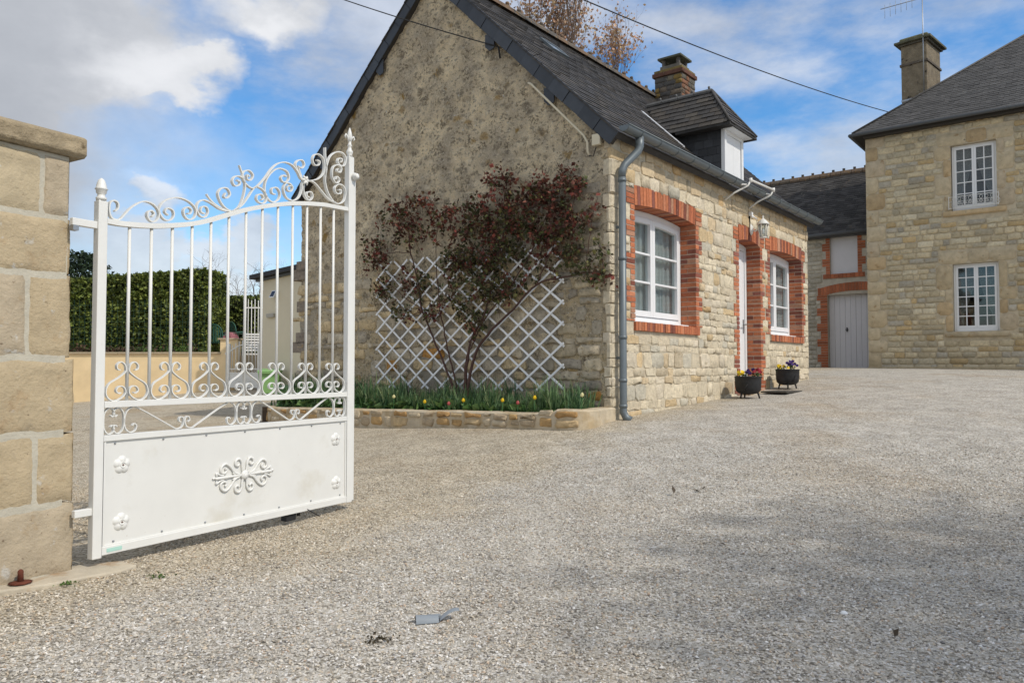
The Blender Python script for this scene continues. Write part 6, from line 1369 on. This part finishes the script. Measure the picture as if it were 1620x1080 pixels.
def annex():
    a = empty('annex', cw(4.0, 9.3, .3), ROT, 'cream rendered annex with a dark flat roof behind the cottage', 'annex')
    q = MB(); v0, v1 = -3.4, 3.66; q.prism([(v0, -.4), (v1, -.4), (v1, 3.02), (v0, 3.42)], lambda p, z, d: (-d, p, z), -4, 0); q.build('annex_wall', M_crm, a)
    q = MB(); q.prism([(v0, 3.425), (v1+.30, 3.02), (v1+.30, 3.13), (v0, 3.54)], lambda p, z, d: (-d, p, z), -4.2, .22); q.build('annex_roof', mat('bitumen', (.035, .035, .04), .7), a)
    q = MB(); q.prism([(v0, 3.36), (v1+.2, 2.96), (v1+.2, 3.015), (v0, 3.42)], lambda p, z, d: (-d, p, z), .002, .1); q.build('fascia', mat('dark_zinc'), a)
    l = empty('solar_lamp', cw(3.97, 12.37, 2.80), ROT, 'small square solar lamp high on the cream annex wall', 'lamp'); q = MB(); q.prism([(-.10, 0), (.10, 0), (.10, .19), (-.10, .19)], lambda p, z, d: (-d-(.19-z)*.5, p, z), .0, .03); q.build('lamp_frame', M_pvc, l); q = MB(); q.prism([(-.075, .025), (.075, .025), (.075, .165), (-.075, .165)], lambda p, z, d: (-d-(.19-z)*.5, p, z), .031, .036); q.build('solar_panel', mat('solar_cell', (.02, .03, .06), .2), l); MB().tube([(0, 0, 0), (-.08, 0, .06)], .02, 6).build('lamp_bracket', M_pvc, l)
    q = MB().box((-.05, -.16, 0), (0, .16, .10)); o = q.build('wall_bracket', mat('grey_box', (.40, .38, .33), .7), None, bevel=.01); o.location = cw(3.98, 12.55, 2.30); o.rotation_euler = (0, 0, ROT); tag(o, 'small grey box on the annex wall under the solar lamp', 'box')
annex()
def bin_(name, loc, w, d, h, rz, m, m2, lab, grp):
    t = empty(name, loc, rz, lab, 'bin', grp); q = MB(); k = .84; q.add([(-w/2*k, -d/2*k, 0), (w/2*k, -d/2*k, 0), (w/2*k, d/2*k, 0), (-w/2*k, d/2*k, 0), (-w/2, -d/2, h*.86), (w/2, -d/2, h*.86), (w/2, d/2, h*.86), (-w/2, d/2, h*.86)], [(0, 3, 2, 1), (0, 1, 5, 4), (1, 2, 6, 5), (2, 3, 7, 6), (3, 0, 4, 7)]); q.build('bin_body', m, t, bevel=.015)
    q = MB(); q.add([(-w/2-.02, -d/2-.03, h*.86), (w/2+.02, -d/2-.03, h*.86), (w/2+.02, d/2+.02, h*.86), (-w/2-.02, d/2+.02, h*.86), (-w/2, -d/2, h*.93), (w/2, -d/2, h*.93), (w/2, d/2, h), (-w/2, d/2, h)], [(0, 3, 2, 1), (0, 1, 5, 4), (1, 2, 6, 5), (2, 3, 7, 6), (3, 0, 4, 7), (4, 5, 6, 7)]); q.build('lid', m2, t, bevel=.01)
    MB().box((-w/2, -d/2-.05, h*.80), (w/2, -d/2-.02, h*.85)).build('rim', m2, t)
    for s in (-1, 1): MB().tube([(s*w*.40, d*.42, .09), (s*w*.48, d*.42, .09)], .09, 12).build('wheel', M_iron, t)
p = ww(427, 622, 18.9); bin_('wheelie_bin', (p.x, p.y, p.z), .50, .45, .62, R(8), M_grn, M_grn, 'light green bin beside the white garden gate, against the annex', 'green bins'); 
p = ww(458, 647, 14.0); bin_('wheelie_bin', (p.x, p.y, p.z), .38, .42, .44, R(12), M_grn, M_dgrn, 'green bin with a darker lid next to the left end of the flower bed', 'green bins')
def ggate():
    a = ww(362, 616, 21.0); b = ww(421, 616, 20.6); L_ = (b-a).length; an = math.atan2(b.y-a.y, b.x-a.x)
    g = empty('garden_gate', (a.x, a.y, .42), an, 'small white garden gate with arched top between wall and annex', 'gate'); L_ = .98
    for x in (0, L_): MB().box((x-.03, -.03, -.02), (x+.03, .03, 1.25)).build('gate_post', M_white, g)
    MB().box((.03, -.012, .04), (L_-.03, .012, .42)).build('lower_panel', M_white, g); MB().box((.03, -.018, .42), (L_-.03, .018, .46)).build('rail', M_white, g); MB().box((.03, -.018, .54), (L_-.03, .018, .57)).build('rail', M_white, g)
    tz = lambda x: 1.02+.20*math.sin(math.pi*x/L_); q = MB().ribbon([(L_*k/12, tz(L_*k/12)) for k in range(13)], lambda x, z, d: (x, -d, z), .03, .025); q.build('top_rail', M_white, g)
    for k in range(1, 9): x = L_*k/9; MB().tube([(x, 0, .57), (x, 0, tz(x)+.12)], .011, 6).build('bar', M_white, g)
    for k in range(8): x = .1+(L_-.2)*k/7; q = MB().ribbon([(x+.03*math.cos(t*.7), .50+.03*math.sin(t*.7)) for t in range(10)], lambda x, z, d: (x, -d, z), .015, .008); q.build('scroll', M_white, g)
    for s in (-1, 1): q = MB().ribbon(catmull([(L_/2+s*.05, .24), (L_/2+s*.16, .30), (L_/2+s*.24, .24), (L_/2+s*.18, .19), (L_/2+s*.12, .23)], 4), lambda x, z, d: (x, -.016-d, z), .008, .012); q.build('ornament', M_white, g)
    for z in (.15, .95): MB().box((-.12, -.03, z), (-.03, .03, z+.06)).build('hinge', M_white, g)
    p = ww(386, 600, 23.5); p2 = ww(412, 600, 23.5); g = empty('tall_white_railing', (p.x, p.y, .6), .1, 'tall white barred railing standing behind the small garden gate', 'railing')
    for k in range(6): x = (p2.x-p.x)*k/5; MB().tube([(x, 0, 0), (x, 0, 2.50+.04*(k % 2))], .012, 6).build('bar', M_white, g)
    for z in (.1, 2.25): MB().box((-.03, -.015, z), (p2.x-p.x+.03, .015, z+.04)).build('rail', M_white, g)
    # white slatted chair stack behind
    p = ww(398, 556, 24.4); t = empty('white_garden_chair', (p.x, p.y, 1.0), .3, 'white slatted garden chair seen through the bars of the tall railing', 'chair')
    for k in range(7): MB().box((-.27, 0, .55+k*.085), (.27, .02, .60+k*.085)).build('back_slat', M_pvc, t)
    MB().box((-.27, -.45, .42), (.27, .0, .46)).build('seat', M_pvc, t)
    for x in (-.25, .25):
        for y in (-.43, .0): MB().tube([(x, y, 0), (x, y, 1.18 if y == 0 else .62)], .022, 6).build('leg', M_pvc, t)
        MB().box((x-.03, -.45, .62), (x+.03, .02, .65)).build('armrest', M_pvc, t)
ggate()
def chair(p, rz, lab):
    t = empty('garden_chair', p, rz, lab, 'chair', 'green plastic garden chairs')
    MB().box((-.23, -.22, .40), (.23, .22, .43)).build('seat', M_chair, t, bevel=.01)
    P = [(.26*math.cos(a), .24, .66+.30*math.sin(a)) for a in [math.pi*k/12 for k in range(13)]]; MB().tube([(-.26, .22, .42)]+[(x, y, z) for x, y, z in P[::-1]][0:]+[(.26, .22, .42)], .018, 6).build('back_frame', M_chair, t)
    for k in range(-3, 4): x = k*.068; MB().box((x-.018, .225, .44), (x+.018, .24, .66+.30*math.sqrt(max(0, 1-(x/.27)**2)))).build('back_slat', M_chair, t)
    for x in (-.25, .25):
        for y in (-.22, .22): MB().tube([(x, y, 0), (x*.95, y*.95, .42)], .02, 6).build('leg', M_chair, t)
        MB().tube([(x, .22, .64), (x*1.08, 0, .65), (x, -.2, .63), (x, -.22, .42)], .02, 6).build('armrest', M_chair, t)
p = ww(341, 570, 23.2); chair((p.x, p.y, 1.36), math.pi+.1, 'green plastic garden chair nearest the hedge end'); p = ww(375, 570, 24.4); chair((p.x, p.y, 1.50), math.pi-.6, 'green plastic garden chair right of the garden table, turned aside')
t = empty('garden_table', (ww(362, 560, 24.0).x, 24.0, 1.42), 0, 'round garden table with a patterned cloth between the green chairs', 'table'); MB().lathe([(0, .66), (.42, .66), (.43, .68), (0, .69)], (0, 0, 0), 20).build('tabletop', M_chair, t)
MB().lathe([(.02, 0), (.03, .02), (.03, .66)], (0, 0, 0), 8).build('leg', M_chair, t); q = MB(); v = []
for k in range(24):
    a = 2*math.pi*k/24; r_ = .2+.03*math.sin(5*a); v += [(.2*math.cos(a)+.1, .2*math.sin(a)-.2, .695), ((r_+.05)*math.cos(a)+.1, (r_+.05)*math.sin(a)-.2, .50)]
o = q.add(v, [(2*k, 2*((k+1) % 24), 2*((k+1) % 24)+1, 2*k+1) for k in range(24)]+[tuple(range(0, 48, 2))]).build('table_cloth', mat('patterned_cloth', (.30, .12, .14), .9, var=.5, vscale=30)); o.location = t.location; tag(o, 'red and white patterned cloth hanging over the garden table', 'tablecloth')
o = MB().box((-9.5, 21.42, .3), (-6.9, 27, 1.355)).build('terrace', M_cop); tag(o, 'raised terrace floor behind the yellow wall', kind='structure')
# tree standing behind the viewer: its crown shades the near right of the yard, as in the photograph

random.seed(3); np.random.seed(3)
def shade_tree():
    t = empty('garden_tree', (10.9, -3.2, .2), 0, 'leafy tree beside the yard whose crown shades the near right gravel', 'tree'); mb = MB(); tr = MB(); tr.tube([(0, 0, -.3), (.05, 0, 3), (0, 0, 7.2)], [.2, .16, .11], 10); tr.build('trunk', M_bark, t)
    tips = []
    for k in range(5): a = k*1.26; branch(mb, tips, Vector((0, 0, 6.4)), Vector((math.cos(a)*.6-.1, math.sin(a)*.6, .8)).normalized(), 1.2, .07, 3, .6, .05)
    mb.build('crown', M_twig, t); pts = []; cl = []
    while len(pts) < 17000:
        v = Vector(np.random.normal(size=3)); p = Vector((v.x*1.2-.5, v.y*1.1+.6, v.z*.9+9.0))
        if v.length < 2.6: pts.append(p); cl.append(random.choice(LG))
    V, F, T = leaves(pts, .12, cl, .4); from_arrays('leaves', V, F, T, M_leaf, t, kind='stuff')
shade_tree()
